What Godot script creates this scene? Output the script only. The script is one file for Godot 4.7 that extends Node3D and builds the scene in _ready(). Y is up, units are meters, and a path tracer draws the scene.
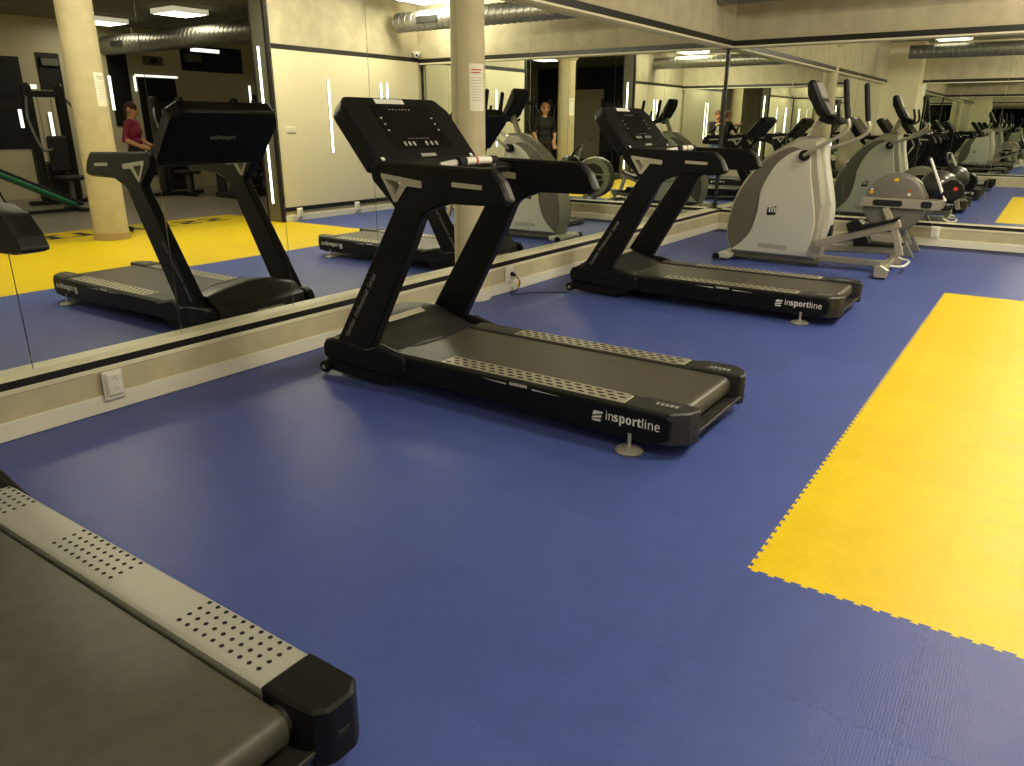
extends Node3D

# ------------------------------------------------------------------ state
var M := {}
var taken := {}
var font_regular: SystemFont
var font_bold: SystemFont
var mesh_cache := {}

const ORD := ["first", "second", "third", "fourth", "fifth", "sixth", "seventh", "eighth"]
const CEIL := 3.2
const GLASS := -0.10
const MIR_LOW := 0.268
const MIR_TOP := 2.299
const TILE := 0.52
const MAT_X := 3.098
const MAT_Z := 2.90
const ROOM_X := 5.2
const ROOM_Z := 11.0
const OPEN_Z := 3.06
const FAR_X := 12.0

func _ready() -> void:
	# ---------------- camera
	var cam := Camera3D.new()
	cam.name = "camera"
	cam.position = Vector3(3.677, 1.37, 10.288)
	cam.rotation_order = EULER_ORDER_YXZ
	cam.rotation = Vector3(-0.3323, 0.6065, 0.0028)
	cam.fov = 54.02
	cam.near = 0.02
	cam.far = 200.0
	add_child(cam)
	cam.current = true
	# ---------------- environment
	var env := Environment.new()
	env.background_mode = Environment.BG_COLOR
	env.background_color = Color(0.02, 0.02, 0.02)
	env.tonemap_mode = Environment.TONE_MAPPER_LINEAR
	env.tonemap_exposure = 1.0
	env.sdfgi_enabled = true
	env.ssao_enabled = true
	env.ssil_enabled = true
	var we := WorldEnvironment.new()
	we.name = "environment"
	we.environment = env
	add_child(we)
	font_regular = SystemFont.new()
	font_regular.font_names = PackedStringArray(["Droid Sans"])
	font_bold = SystemFont.new()
	font_bold.font_names = PackedStringArray(["Droid Sans"])
	font_bold.font_weight = 700
	make_materials()
	# ---------------- ceiling panels: the room's own lamps
	for p in [[4.25, 0.85], [4.25, 3.65], [4.25, 6.45], [4.25, 9.25]]:
		ceiling_panel(p[0], p[1], ORD[roundi((p[1] - 0.85) / 2.8)] + " square ceiling light panel from the end mirrors, above the mats", "ceiling panels over the mats", LAMP_ENERGY * (0.9 if p[1] < 1.0 else 1.0))
	for p in [[8.7, 2.0, "square ceiling panel over the grey floor beside the silver duct"], [8.7, 6.0, "square ceiling panel over the grey floor near the green bench"], [11.0, 2.1, "square ceiling panel near the far wall above the silver duct"], [11.0, 5.6, "square ceiling panel near the far wall beyond the green bench"], [8.7, 9.4, "square ceiling panel before the black wall"]]:
		ceiling_panel(p[0], p[1], p[2], "ceiling panels over the weights area", LAMP_ENERGY * 0.22, false)
	ceiling_panel(1.4, 9.3, "dim square ceiling panel above the plain-railed treadmill", "", LAMP_ENERGY * 0.06, false)
	build_room()
	build_mirrors()
	build_machines()
	build_weights_area()
	build_people()
	build_details()

const LAMP_ENERGY := 5.9
const WALL_FILL_SHARE := 0.42  # strength of the side fill added for the upper walls
const LAMP_COLOR := Color(1.0, 0.955, 0.85)

# ------------------------------------------------------------------ bookkeeping
func numbered(n: String) -> String:
	if not taken.has(n):
		taken[n] = 0
		return n
	taken[n] += 1
	return "%s_%03d" % [n, taken[n]]

func thing(called: String, label: String, category: String, at := Vector3.ZERO, turn := 0.0, group := "") -> Node3D:
	var o := Node3D.new()
	o.name = numbered(called)
	add_child(o)
	o.position = at
	o.rotation.y = turn
	tag(o, label, category, group)
	return o

func tag(o: Node, label: String, category: String, group := "") -> void:
	o.set_meta("label", label)
	o.set_meta("category", category)
	if group != "":
		o.set_meta("group", group)

func structure(called: String, label := "") -> Node3D:
	var o := Node3D.new()
	o.name = numbered(called)
	add_child(o)
	o.set_meta("kind", "structure")
	if label != "":
		o.set_meta("label", label)
	return o

func put(g: Geo, called: String, m: Material, parent: Node = null, crease := 38.0) -> MeshInstance3D:
	var o := MeshInstance3D.new()
	o.mesh = g.commit(crease)
	o.material_override = m
	return hang(o, called, parent)

func hang(o: MeshInstance3D, called: String, parent: Node = null) -> MeshInstance3D:
	o.cast_shadow = GeometryInstance3D.SHADOW_CASTING_SETTING_ON
	if parent == null:
		o.name = numbered(called)
		add_child(o)
	else:
		o.name = called
		parent.add_child(o, true)
	return o

func copy_thing(src: Node3D, called: String, label: String, at: Vector3, turn: float, group := "") -> Node3D:
	var r: Node3D = src.duplicate()
	r.name = numbered(called)
	add_child(r)
	r.position = at
	r.rotation.y = turn
	r.set_meta("label", label)
	if group != "":
		r.set_meta("group", group)
	return r

# ------------------------------------------------------------------ geometry collector
class Geo:
	var v := PackedVector3Array()

	func tri(a: Vector3, b: Vector3, c: Vector3) -> void:
		v.append(a); v.append(b); v.append(c)

	func quad(a: Vector3, b: Vector3, c: Vector3, d: Vector3) -> void:
		tri(a, b, c)
		tri(a, c, d)

	static func inset(poly: PackedVector2Array, b: float) -> PackedVector2Array:
		var n := poly.size()
		var out := PackedVector2Array()
		for i in n:
			var p: Vector2 = poly[(i + n - 1) % n]
			var q: Vector2 = poly[i]
			var r: Vector2 = poly[(i + 1) % n]
			var d1 := (q - p).normalized()
			var d2 := (r - q).normalized()
			var n1 := Vector2(-d1.y, d1.x)
			var n2 := Vector2(-d2.y, d2.x)
			var m := n1 + n2
			if m.length() < 0.05:
				m = n1
			m = m.normalized()
			var k: float = 1.0 / maxf(m.dot(n1), 0.4)
			out.append(q + m * b * k)
		return out

	# polygon in local xy, extruded along local z from z0 to z1, chamfered by bev
	func prism(poly_in: PackedVector2Array, z0: float, z1: float, bev := 0.0, xf := Transform3D.IDENTITY, hole := PackedVector2Array()) -> void:
		var poly := poly_in.duplicate()
		if Geometry2D.is_polygon_clockwise(poly):
			poly.reverse()
		var cap := poly
		if bev > 0.0:
			cap = inset(poly, bev)
		var n := poly.size()
		var cap_poly := cap
		if hole.size() > 2:
			cap_poly = keyhole(cap, hole)
		var idx := Geometry2D.triangulate_polygon(cap_poly)
		if idx.is_empty():
			if hole.size() > 2:
				cap = inset(poly, bev * 0.3)
				cap_poly = keyhole(cap, hole)
				idx = Geometry2D.triangulate_polygon(cap_poly)
				if idx.is_empty():
					cap = poly
					cap_poly = keyhole(cap, hole)
					idx = Geometry2D.triangulate_polygon(cap_poly)
			else:
				idx = Geometry2D.triangulate_polygon(poly)
			if idx.is_empty():
				print("no cap: ", poly.size(), " ", bev, " ", hole.size(), " ", poly[0])
		var za := z0
		var zb := z1
		for k in range(0, idx.size(), 3):
			var a: Vector2 = cap_poly[idx[k]]
			var b: Vector2 = cap_poly[idx[k + 1]]
			var c: Vector2 = cap_poly[idx[k + 2]]
			if (b - a).cross(c - a) < 0.0:
				var t := b
				b = c
				c = t
			tri(xf * Vector3(a.x, a.y, zb), xf * Vector3(b.x, b.y, zb), xf * Vector3(c.x, c.y, zb))
			tri(xf * Vector3(a.x, a.y, za), xf * Vector3(c.x, c.y, za), xf * Vector3(b.x, b.y, za))
		for i in n:
			var j := (i + 1) % n
			var p0: Vector2 = poly[i]
			var p1: Vector2 = poly[j]
			quad(xf * Vector3(p0.x, p0.y, za + bev), xf * Vector3(p1.x, p1.y, za + bev), xf * Vector3(p1.x, p1.y, zb - bev), xf * Vector3(p0.x, p0.y, zb - bev))
			if bev > 0.0:
				var c0: Vector2 = cap[i]
				var c1: Vector2 = cap[j]
				quad(xf * Vector3(p0.x, p0.y, zb - bev), xf * Vector3(p1.x, p1.y, zb - bev), xf * Vector3(c1.x, c1.y, zb), xf * Vector3(c0.x, c0.y, zb))
				quad(xf * Vector3(c0.x, c0.y, za), xf * Vector3(c1.x, c1.y, za), xf * Vector3(p1.x, p1.y, za + bev), xf * Vector3(p0.x, p0.y, za + bev))
		if hole.size() > 2:
			var h := hole.duplicate()
			if not Geometry2D.is_polygon_clockwise(h):
				h.reverse()
			for i in h.size():
				var q0: Vector2 = h[i]
				var q1: Vector2 = h[(i + 1) % h.size()]
				quad(xf * Vector3(q0.x, q0.y, za), xf * Vector3(q1.x, q1.y, za), xf * Vector3(q1.x, q1.y, zb), xf * Vector3(q0.x, q0.y, zb))

	static func keyhole(outer: PackedVector2Array, hole_in: PackedVector2Array) -> PackedVector2Array:
		var h := hole_in.duplicate()
		if not Geometry2D.is_polygon_clockwise(h):
			h.reverse()
		var bi := 0
		var bj := 0
		var best := 1e9
		for i in outer.size():
			for j in h.size():
				var d: float = outer[i].distance_to(h[j])
				if d < best:
					best = d
					bi = i
					bj = j
		var out := PackedVector2Array()
		for i in range(bi + 1):
			out.append(outer[i])
		for k in range(h.size() + 1):
			out.append(h[(bj + k) % h.size()])
		# a hair apart so that the triangulator accepts the seam
		var dirv: Vector2 = (h[bj] - outer[bi]).normalized()
		var side := Vector2(-dirv.y, dirv.x) * 0.00002
		out[out.size() - 1] = out[out.size() - 1] - side
		out.append(outer[bi] - side)
		for i in range(bi + 1, outer.size()):
			out.append(outer[i])
		return out

	func box(lo: Vector3, hi: Vector3, b := 0.0, xf := Transform3D.IDENTITY) -> void:
		if b <= 0.0:
			prism(PackedVector2Array([Vector2(lo.x, lo.y), Vector2(hi.x, lo.y), Vector2(hi.x, hi.y), Vector2(lo.x, hi.y)]), lo.z, hi.z, 0.0, xf)
			return
		prism(PackedVector2Array([Vector2(lo.x + b, lo.y), Vector2(hi.x - b, lo.y), Vector2(hi.x, lo.y + b), Vector2(hi.x, hi.y - b), Vector2(hi.x - b, hi.y), Vector2(lo.x + b, hi.y), Vector2(lo.x, hi.y - b), Vector2(lo.x, lo.y + b)]), lo.z, hi.z, b, xf)

	func tube(path: PackedVector3Array, radii: Array, sides := 12, flat := 1.0) -> void:
		var n := path.size()
		var rings := []
		var nrm := Vector3.ZERO
		for i in n:
			var t: Vector3 = (path[mini(i + 1, n - 1)] - path[maxi(i - 1, 0)]).normalized()
			if i == 0:
				nrm = t.cross(Vector3.UP)
				if nrm.length() < 0.1:
					nrm = t.cross(Vector3.RIGHT)
				nrm = nrm.normalized()
			else:
				nrm = (nrm - t * nrm.dot(t)).normalized()
			var bn := t.cross(nrm)
			var r: float = radii[mini(i, radii.size() - 1)]
			var ring := PackedVector3Array()
			for s in sides:
				var a := TAU * s / sides
				ring.append(path[i] + nrm * cos(a) * r + bn * sin(a) * r * flat)
			rings.append(ring)
		for i in n - 1:
			for s in sides:
				var s2 := (s + 1) % sides
				quad(rings[i][s], rings[i][s2], rings[i + 1][s2], rings[i + 1][s])
		for s in sides:
			var s2 := (s + 1) % sides
			tri(path[0], rings[0][s2], rings[0][s])
			tri(path[n - 1], rings[n - 1][s], rings[n - 1][s2])

	# profile: Vector2(radius, height) from bottom to top, turned about local y
	func lathe(profile: Array, sides := 24, xf := Transform3D.IDENTITY) -> void:
		for i in profile.size() - 1:
			var a: Vector2 = profile[i]
			var b: Vector2 = profile[i + 1]
			for s in sides:
				var t0 := TAU * s / sides
				var t1 := TAU * (s + 1) / sides
				var d0 := Vector3(cos(t0), 0, sin(t0))
				var d1 := Vector3(cos(t1), 0, sin(t1))
				var p00 := xf * (d0 * a.x + Vector3(0, a.y, 0))
				var p01 := xf * (d1 * a.x + Vector3(0, a.y, 0))
				var p10 := xf * (d0 * b.x + Vector3(0, b.y, 0))
				var p11 := xf * (d1 * b.x + Vector3(0, b.y, 0))
				if a.x > 1e-6:
					tri(p00, p11, p01)
				if b.x > 1e-6:
					tri(p00, p10, p11)

	func ball(c: Vector3, r: Vector3, sides := 16) -> void:
		var prof := []
		for i in 9:
			var a := -PI / 2 + PI * i / 8.0
			prof.append(Vector2(maxf(cos(a), 0.0) if i > 0 and i < 8 else 0.0, sin(a)))
		lathe(prof, sides, Transform3D(Basis.from_scale(r), c))

	func commit(crease := 38.0) -> ArrayMesh:
		var n := v.size()
		var fn := PackedVector3Array()
		var keys := []
		var near := {}
		for f in n / 3:
			var nn := (v[f * 3 + 1] - v[f * 3]).cross(v[f * 3 + 2] - v[f * 3])
			fn.append(nn)
			for k in 3:
				var key := Vector3i((v[f * 3 + k] * 20000.0).round())
				keys.append(key)
				if near.has(key):
					near[key].append(f)
				else:
					near[key] = [f]
		var cc := cos(deg_to_rad(crease))
		var vs := PackedVector3Array()
		var ns := PackedVector3Array()
		var unit := PackedVector3Array()
		for f in fn.size():
			unit.append(fn[f].normalized())
		for f in fn.size():
			if fn[f].length_squared() < 1e-24:
				continue
			for k in [0, 2, 1]:
				var s := Vector3.ZERO
				for g in near[keys[f * 3 + k]]:
					if unit[g].dot(unit[f]) > cc:
						s += fn[g]
				vs.append(v[f * 3 + k])
				ns.append(s.normalized() if s.length_squared() > 1e-24 else unit[f])
		var arr := []
		arr.resize(Mesh.ARRAY_MAX)
		arr[Mesh.ARRAY_VERTEX] = vs
		arr[Mesh.ARRAY_NORMAL] = ns
		var m := ArrayMesh.new()
		m.add_surface_from_arrays(Mesh.PRIMITIVE_TRIANGLES, arr)
		return m

# a polygon with rounded corners: [x, y, radius] each
func rounded(pts: Array, steps := 5) -> PackedVector2Array:
	var out := PackedVector2Array()
	var n := pts.size()
	for i in n:
		var p := Vector2(pts[(i + n - 1) % n][0], pts[(i + n - 1) % n][1])
		var q := Vector2(pts[i][0], pts[i][1])
		var r := Vector2(pts[(i + 1) % n][0], pts[(i + 1) % n][1])
		var rad: float = pts[i][2] if pts[i].size() > 2 else 0.0
		if rad <= 0.0:
			out.append(q)
			continue
		var d1 := (p - q).normalized()
		var d2 := (r - q).normalized()
		var ang := acos(clampf(d1.dot(d2), -1, 1))
		var cut: float = minf(rad / tan(ang / 2), minf(p.distance_to(q), r.distance_to(q)) * 0.48)
		var a := q + d1 * cut
		var b := q + d2 * cut
		for s in steps + 1:
			var t := float(s) / steps
			out.append(a.lerp(q, t).lerp(q.lerp(b, t), t))
	return out

func oval(c: Vector2, rx: float, ry: float, n := 12, turn := 0.0) -> PackedVector2Array:
	var out := PackedVector2Array()
	for i in n:
		var a := TAU * i / n
		out.append(c + Vector2(cos(a) * rx, sin(a) * ry).rotated(turn))
	return out

# Transform whose local xy lies along ex, ey (z = ex x ey), origin o
func frame(o: Vector3, ex: Vector3, ey: Vector3) -> Transform3D:
	var x := ex.normalized()
	var y := (ey - x * ey.dot(x)).normalized()
	return Transform3D(Basis(x, y, x.cross(y)), o)

# the local x,z plane laid flat: local (x, y) -> world (x, -z), local z -> up
func flat_frame(y: float) -> Transform3D:
	return Transform3D(Basis(Vector3(1, 0, 0), Vector3(0, 0, -1), Vector3(0, 1, 0)), Vector3(0, y, 0))

func smooth_path(pts: Array, steps := 6) -> PackedVector3Array:
	var out := PackedVector3Array()
	var n := pts.size()
	for i in n - 1:
		var p0: Vector3 = pts[maxi(i - 1, 0)]
		var p1: Vector3 = pts[i]
		var p2: Vector3 = pts[i + 1]
		var p3: Vector3 = pts[mini(i + 2, n - 1)]
		for s in steps:
			out.append(p1.cubic_interpolate(p2, p0, p3, float(s) / steps))
	out.append(pts[n - 1])
	return out

func lettering(txt: String, height: float, font: Font, m: Material, parent: Node, xf: Transform3D, called := "lettering", width := 0.0) -> MeshInstance3D:
	var t := TextMesh.new()
	t.text = txt
	t.font = font
	t.font_size = 48
	t.pixel_size = height / 34.0
	t.depth = 0.0008
	t.curve_step = 1.5
	t.horizontal_alignment = HORIZONTAL_ALIGNMENT_LEFT
	t.vertical_alignment = VERTICAL_ALIGNMENT_BOTTOM
	var o := MeshInstance3D.new()
	o.mesh = t
	o.material_override = m
	hang(o, called, parent)
	var sx := 1.0
	if width > 0.0:
		var w: float = t.get_aabb().size.x
		if w > 0.0001:
			sx = width / w
	o.transform = xf * Transform3D(Basis.from_scale(Vector3(sx, 1, 1)), Vector3.ZERO)
	return o

# ------------------------------------------------------------------ materials
func mat(n: String, c: Color, rough := 0.6, metal := 0.0, spec := 0.5) -> StandardMaterial3D:
	var m := StandardMaterial3D.new()
	m.resource_name = n
	m.albedo_color = c
	m.roughness = rough
	m.metallic = metal
	m.metallic_specular = spec
	M[n] = m
	return m

func glow(n: String, c: Color, energy: float) -> StandardMaterial3D:
	var m := mat(n, Color(0.9, 0.9, 0.88), 0.5)
	m.emission_enabled = true
	m.emission = c
	m.emission_energy_multiplier = energy
	return m

func noise_image(seed_: int, freq: float, octaves: int, lo: float, hi: float, size := 512, tint := Color.WHITE, sx := 1.0) -> ImageTexture:
	var nz := FastNoiseLite.new()
	nz.seed = seed_
	nz.noise_type = FastNoiseLite.TYPE_SIMPLEX_SMOOTH
	nz.frequency = freq
	nz.fractal_octaves = octaves
	var src := nz.get_seamless_image(size, size)
	var img := Image.create_empty(size, size, true, Image.FORMAT_RGB8)
	for y in size:
		for x in size:
			var t: float = src.get_pixel(int(x * sx) % size, y).r
			var k := lerpf(lo, hi, t)
			img.set_pixel(x, y, Color(k * tint.r, k * tint.g, k * tint.b))
	img.generate_mipmaps()
	return ImageTexture.create_from_image(img)

# scuffed satin floor: fine weave, cloudy wear and short scratches. Red: roughness, returned with a bump twin
func floor_maps(size := 1024) -> Array:
	var rng := RandomNumberGenerator.new()
	rng.seed = 71
	var cloud := FastNoiseLite.new()
	cloud.seed = 5
	cloud.frequency = 0.006
	cloud.fractal_octaves = 4
	var ci := cloud.get_seamless_image(size, size)
	var fine := FastNoiseLite.new()
	fine.seed = 9
	fine.frequency = 0.09
	fine.fractal_octaves = 3
	var fi := fine.get_seamless_image(size, size)
	var rough := Image.create_empty(size, size, false, Image.FORMAT_RGB8)
	var bump := Image.create_empty(size, size, false, Image.FORMAT_RGB8)
	var tone := Image.create_empty(size, size, false, Image.FORMAT_RGB8)
	for y in size:
		for x in size:
			var c: float = ci.get_pixel(x, y).r
			var f: float = fi.get_pixel(x, y).r
			var weave := (sin(x * TAU / 8.0) * 0.5 + 0.5) * 0.5 + (sin(y * TAU / 8.0) * 0.5 + 0.5) * 0.5
			var r := 0.44 + 0.07 * (c - 0.5) + 0.10 * (f - 0.5)
			rough.set_pixel(x, y, Color(r, r, r))
			var b := 0.5 + 0.30 * (weave - 0.5) + 0.20 * (f - 0.5)
			bump.set_pixel(x, y, Color(b, b, b))
			var t := 0.94 + 0.05 * (c - 0.5) + 0.04 * (f - 0.5)
			tone.set_pixel(x, y, Color(t, t, t))
	for k in 900:
		var p := Vector2(rng.randf() * size, rng.randf() * size)
		var a := rng.randf() * TAU
		var ln := rng.randf_range(20, 190)
		var bend := rng.randf_range(-0.006, 0.006)
		var st := rng.randf_range(0.02, 0.08)
		for s in int(ln):
			p += Vector2(cos(a), sin(a))
			a += bend
			var px := posmod(int(p.x), size)
			var py := posmod(int(p.y), size)
			var t: float = minf(tone.get_pixel(px, py).r + st, 1.0)
			tone.set_pixel(px, py, Color(t, t, t))
			var r2: float = rough.get_pixel(px, py).r + st
			rough.set_pixel(px, py, Color(r2, r2, r2))
	for im in [rough, bump, tone]:
		im.generate_mipmaps()
	return [ImageTexture.create_from_image(rough), ImageTexture.create_from_image(bump), ImageTexture.create_from_image(tone)]

func world_maps(m: StandardMaterial3D, albedo: Texture2D, rough: Texture2D, bump: Texture2D, scale: float, relief: float) -> void:
	m.uv1_triplanar = true
	m.uv1_world_triplanar = true
	m.uv1_scale = Vector3.ONE * scale
	if albedo:
		m.albedo_texture = albedo
	if rough:
		m.roughness_texture = rough
		m.roughness = 1.0
	if bump:
		m.heightmap_enabled = true
		m.heightmap_texture = bump
		m.heightmap_scale = relief

func make_materials() -> void:
	var fm := floor_maps()
	var b1 := mat("blue_vinyl", Color8(74, 89, 160))
	var b2 := mat("blue_vinyl_b", Color8(73, 87, 158))
	var b3 := mat("blue_vinyl_c", Color8(75, 90, 162))
	for b in [b1, b2, b3]:
		world_maps(b, fm[2], fm[0], fm[1], 1.0, 0.11)
		b.metallic_specular = 0.38
	var y1 := mat("yellow_vinyl", Color8(238, 206, 10))
	var y2 := mat("yellow_vinyl_b", Color8(236, 203, 9))
	for b in [y1, y2]:
		world_maps(b, fm[2], fm[0], fm[1], 1.0, 0.11)
		b.metallic_specular = 0.38
	mat("underlay", Color8(52, 58, 96), 0.9)
	var gf := mat("grey_floor", Color8(150, 142, 126), 0.4)
	world_maps(gf, noise_image(3, 0.02, 4, 0.9, 1.0, 256), null, null, 0.7, 0)
	var plaster := noise_image(12, 0.012, 5, 0.90, 1.0, 512)
	var pbump := noise_image(13, 0.08, 4, 0.2, 0.8, 256)
	var wp := mat("wall_plaster", Color8(196, 187, 158), 0.85)
	world_maps(wp, plaster, null, pbump, 0.6, 0.12)
	var lp := mat("low_plaster", Color8(206, 196, 160), 0.8)
	world_maps(lp, plaster, null, pbump, 0.6, 0.08)
	var cc := mat("column_concrete", Color8(198, 186, 148), 0.75)
	world_maps(cc, noise_image(21, 0.01, 5, 0.92, 1.0, 512), null, pbump, 0.9, 0.08)
	mat("column_foot", Color8(172, 150, 104), 0.7)
	mat("cream_panel", Color8(226, 217, 184), 0.45)
	mat("cream_trim", Color8(226, 220, 190), 0.45)
	mat("white_trim", Color8(232, 229, 210), 0.5)
	mat("black_trim", Color8(24, 22, 19), 0.4)
	var ce := mat("ceiling_paint", Color8(150, 148, 132), 0.85)
	world_maps(ce, plaster, null, null, 0.3, 0)
	mat("mirror_glass", Color(0.90, 0.915, 0.88), 0.0, 1.0)
	mat("mirror_edge", Color8(176, 180, 150), 0.25, 0.4)
	mat("black_plastic", Color8(19, 19, 18), 0.42, 0.0, 0.32)
	mat("black_satin", Color8(17, 17, 16), 0.5, 0.0, 0.35)
	mat("hood_plastic", Color8(38, 38, 36), 0.42)
	mat("grip_rubber", Color8(46, 45, 41), 0.5)
	mat("screen_black", Color8(14, 14, 15), 0.12)
	var be := mat("belt", Color8(76, 73, 63), 0.42)
	world_maps(be, noise_image(31, 0.03, 4, 0.85, 1.0, 256), null, noise_image(32, 0.35, 2, 0.3, 0.7, 256), 1.6, 0.03)
	mat("plate_silver", Color8(176, 172, 152), 0.38, 0.55)
	mat("rail_silver", Color8(176, 176, 168), 0.42, 0.35)
	mat("trim_silver", Color8(196, 192, 174), 0.35, 0.4)
	mat("chrome", Color8(190, 188, 176), 0.3, 0.55)
	mat("hole_black", Color8(12, 12, 12), 0.8)
	mat("print_white", Color8(222, 222, 214), 0.6)
	mat("print_grey", Color8(150, 150, 142), 0.6)
	mat("print_red", Color8(190, 40, 34), 0.5)
	mat("sticker_yellow", Color8(232, 176, 30), 0.5)
	mat("shell_light", Color8(196, 196, 182), 0.38, 0.15)
	mat("shell_dark", Color8(98, 94, 82), 0.42, 0.1)
	mat("shell_rim", Color8(168, 166, 150), 0.35, 0.2)
	mat("arm_silver", Color8(168, 164, 146), 0.35, 0.35)
	mat("disc_grey", Color8(110, 108, 98), 0.42, 0.1)
	var gl := mat("gloss_black", Color8(24, 26, 22), 0.14)
	gl.clearcoat_enabled = true
	mat("paper", Color8(236, 232, 214), 0.7)
	mat("paper_ink", Color8(150, 146, 136), 0.8)
	mat("socket_white", Color8(232, 230, 216), 0.35)
	mat("duct_metal", Color8(150, 150, 142), 0.4, 0.8)
	mat("jamb_metal", Color8(120, 118, 108), 0.35, 0.5)
	mat("panel_black", Color8(28, 28, 28), 0.5)
	mat("machine_black", Color8(32, 32, 31), 0.45)
	mat("machine_grey", Color8(120, 122, 116), 0.4, 0.3)
	mat("pad_green", Color8(38, 128, 92), 0.5)
	mat("pad_black", Color8(38, 38, 37), 0.55)
	mat("lamp_frame", Color8(196, 194, 180), 0.5)
	mat("sign_grey", Color8(120, 118, 108), 0.6)
	mat("cable_black", Color8(20, 20, 20), 0.5)
	glow("lamp_face", LAMP_COLOR, 2.2)
	glow("lamp_face_dim", LAMP_COLOR, 0.55)
	glow("led_white", Color(1.0, 1.0, 0.94), 2.0)
	var sk := mat("figure", Color.WHITE, 0.75)
	sk.vertex_color_use_as_albedo = true

# ------------------------------------------------------------------ lamps
func ceiling_panel(x: float, z: float, label: String, group: String, energy: float, edges := true) -> void:
	var t := thing("ceiling_light", label, "ceiling light", Vector3(x, CEIL, z), 0.0, group)
	var s := 0.3
	var f := Geo.new()
	f.box(Vector3(-s - 0.03, -0.03, -s - 0.03), Vector3(s + 0.03, -0.002, s + 0.03), 0.006)
	put(f, "housing", M.lamp_frame, t)
	var d := Geo.new()
	d.box(Vector3(-s - 0.028, -0.104, -s - 0.028), Vector3(s + 0.028, -0.03, s + 0.028))
	put(d, "diffuser", M.lamp_face if edges else M.lamp_face_dim, t)
	var a := AreaLight3D.new()
	a.name = "panel_light"
	a.area_size = Vector2(2 * s, 2 * s)
	a.light_color = LAMP_COLOR
	a.light_energy = energy
	a.set("area_range", 30.0)
	a.shadow_enabled = true
	a.rotation.x = -PI / 2
	a.position = Vector3(0, -0.108, 0)
	t.add_child(a)
	if edges:
		put(bx(Vector3(s + 0.030, -0.112, -s - 0.03), Vector3(s + 0.036, -0.002, s + 0.03), 0.001), "added_light_shield", M.lamp_frame, t)  # plate added to hold side light off the cream wall
	for k in (3 if edges else 0):  # side-facing fill lights added to brighten the upper plaster
		var e := AreaLight3D.new()
		e.name = "wall_fill_light"
		e.area_size = Vector2(2 * s, 0.07)
		e.light_color = LAMP_COLOR
		e.light_energy = energy * WALL_FILL_SHARE
		e.shadow_enabled = true
		e.rotation.y = k * PI / 2
		e.position = Basis(Vector3.UP, k * PI / 2) * Vector3(0, -0.066, -s - 0.034)
		t.add_child(e)

# ------------------------------------------------------------------ room shell
func bx(lo: Vector3, hi: Vector3, b := 0.0) -> Geo:
	var g := Geo.new()
	g.box(lo, hi, b)
	return g

func tile_mesh() -> ArrayMesh:
	# dovetailed tile outline: every edge carries the same teeth, so neighbours interlock
	var n := 10
	var p := TILE / n
	var d := 0.011
	var side := []
	for i in n:
		var t := i * p
		side.append(Vector2(t + p * 0.36, 0))
		side.append(Vector2(t + p * 0.25, d))
		side.append(Vector2(t + p * 0.75, d))
		side.append(Vector2(t + p * 0.64, 0))
	var poly := PackedVector2Array()
	poly.append(Vector2(0, 0))
	for q in side:
		poly.append(Vector2(q.x, q.y))
	poly.append(Vector2(TILE, 0))
	for q in side:
		poly.append(Vector2(TILE + q.y, q.x))
	poly.append(Vector2(TILE, TILE))
	for i in range(side.size() - 1, -1, -1):
		poly.append(Vector2(side[i].x, TILE + side[i].y))
	poly.append(Vector2(0, TILE))
	for i in range(side.size() - 1, -1, -1):
		poly.append(Vector2(side[i].y, side[i].x))
	poly = Geo.inset(poly, 0.0002)
	var g := Geo.new()
	# local (x, y) of the outline becomes world (x, z); flip so that the top faces up
	g.prism(poly, 0.0, 0.007, 0.0, Transform3D(Basis(Vector3(1, 0, 0), Vector3(0, 0, 1), Vector3(0, -1, 0)), Vector3(0, 0, 0)))
	return g.commit(20.0)

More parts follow.
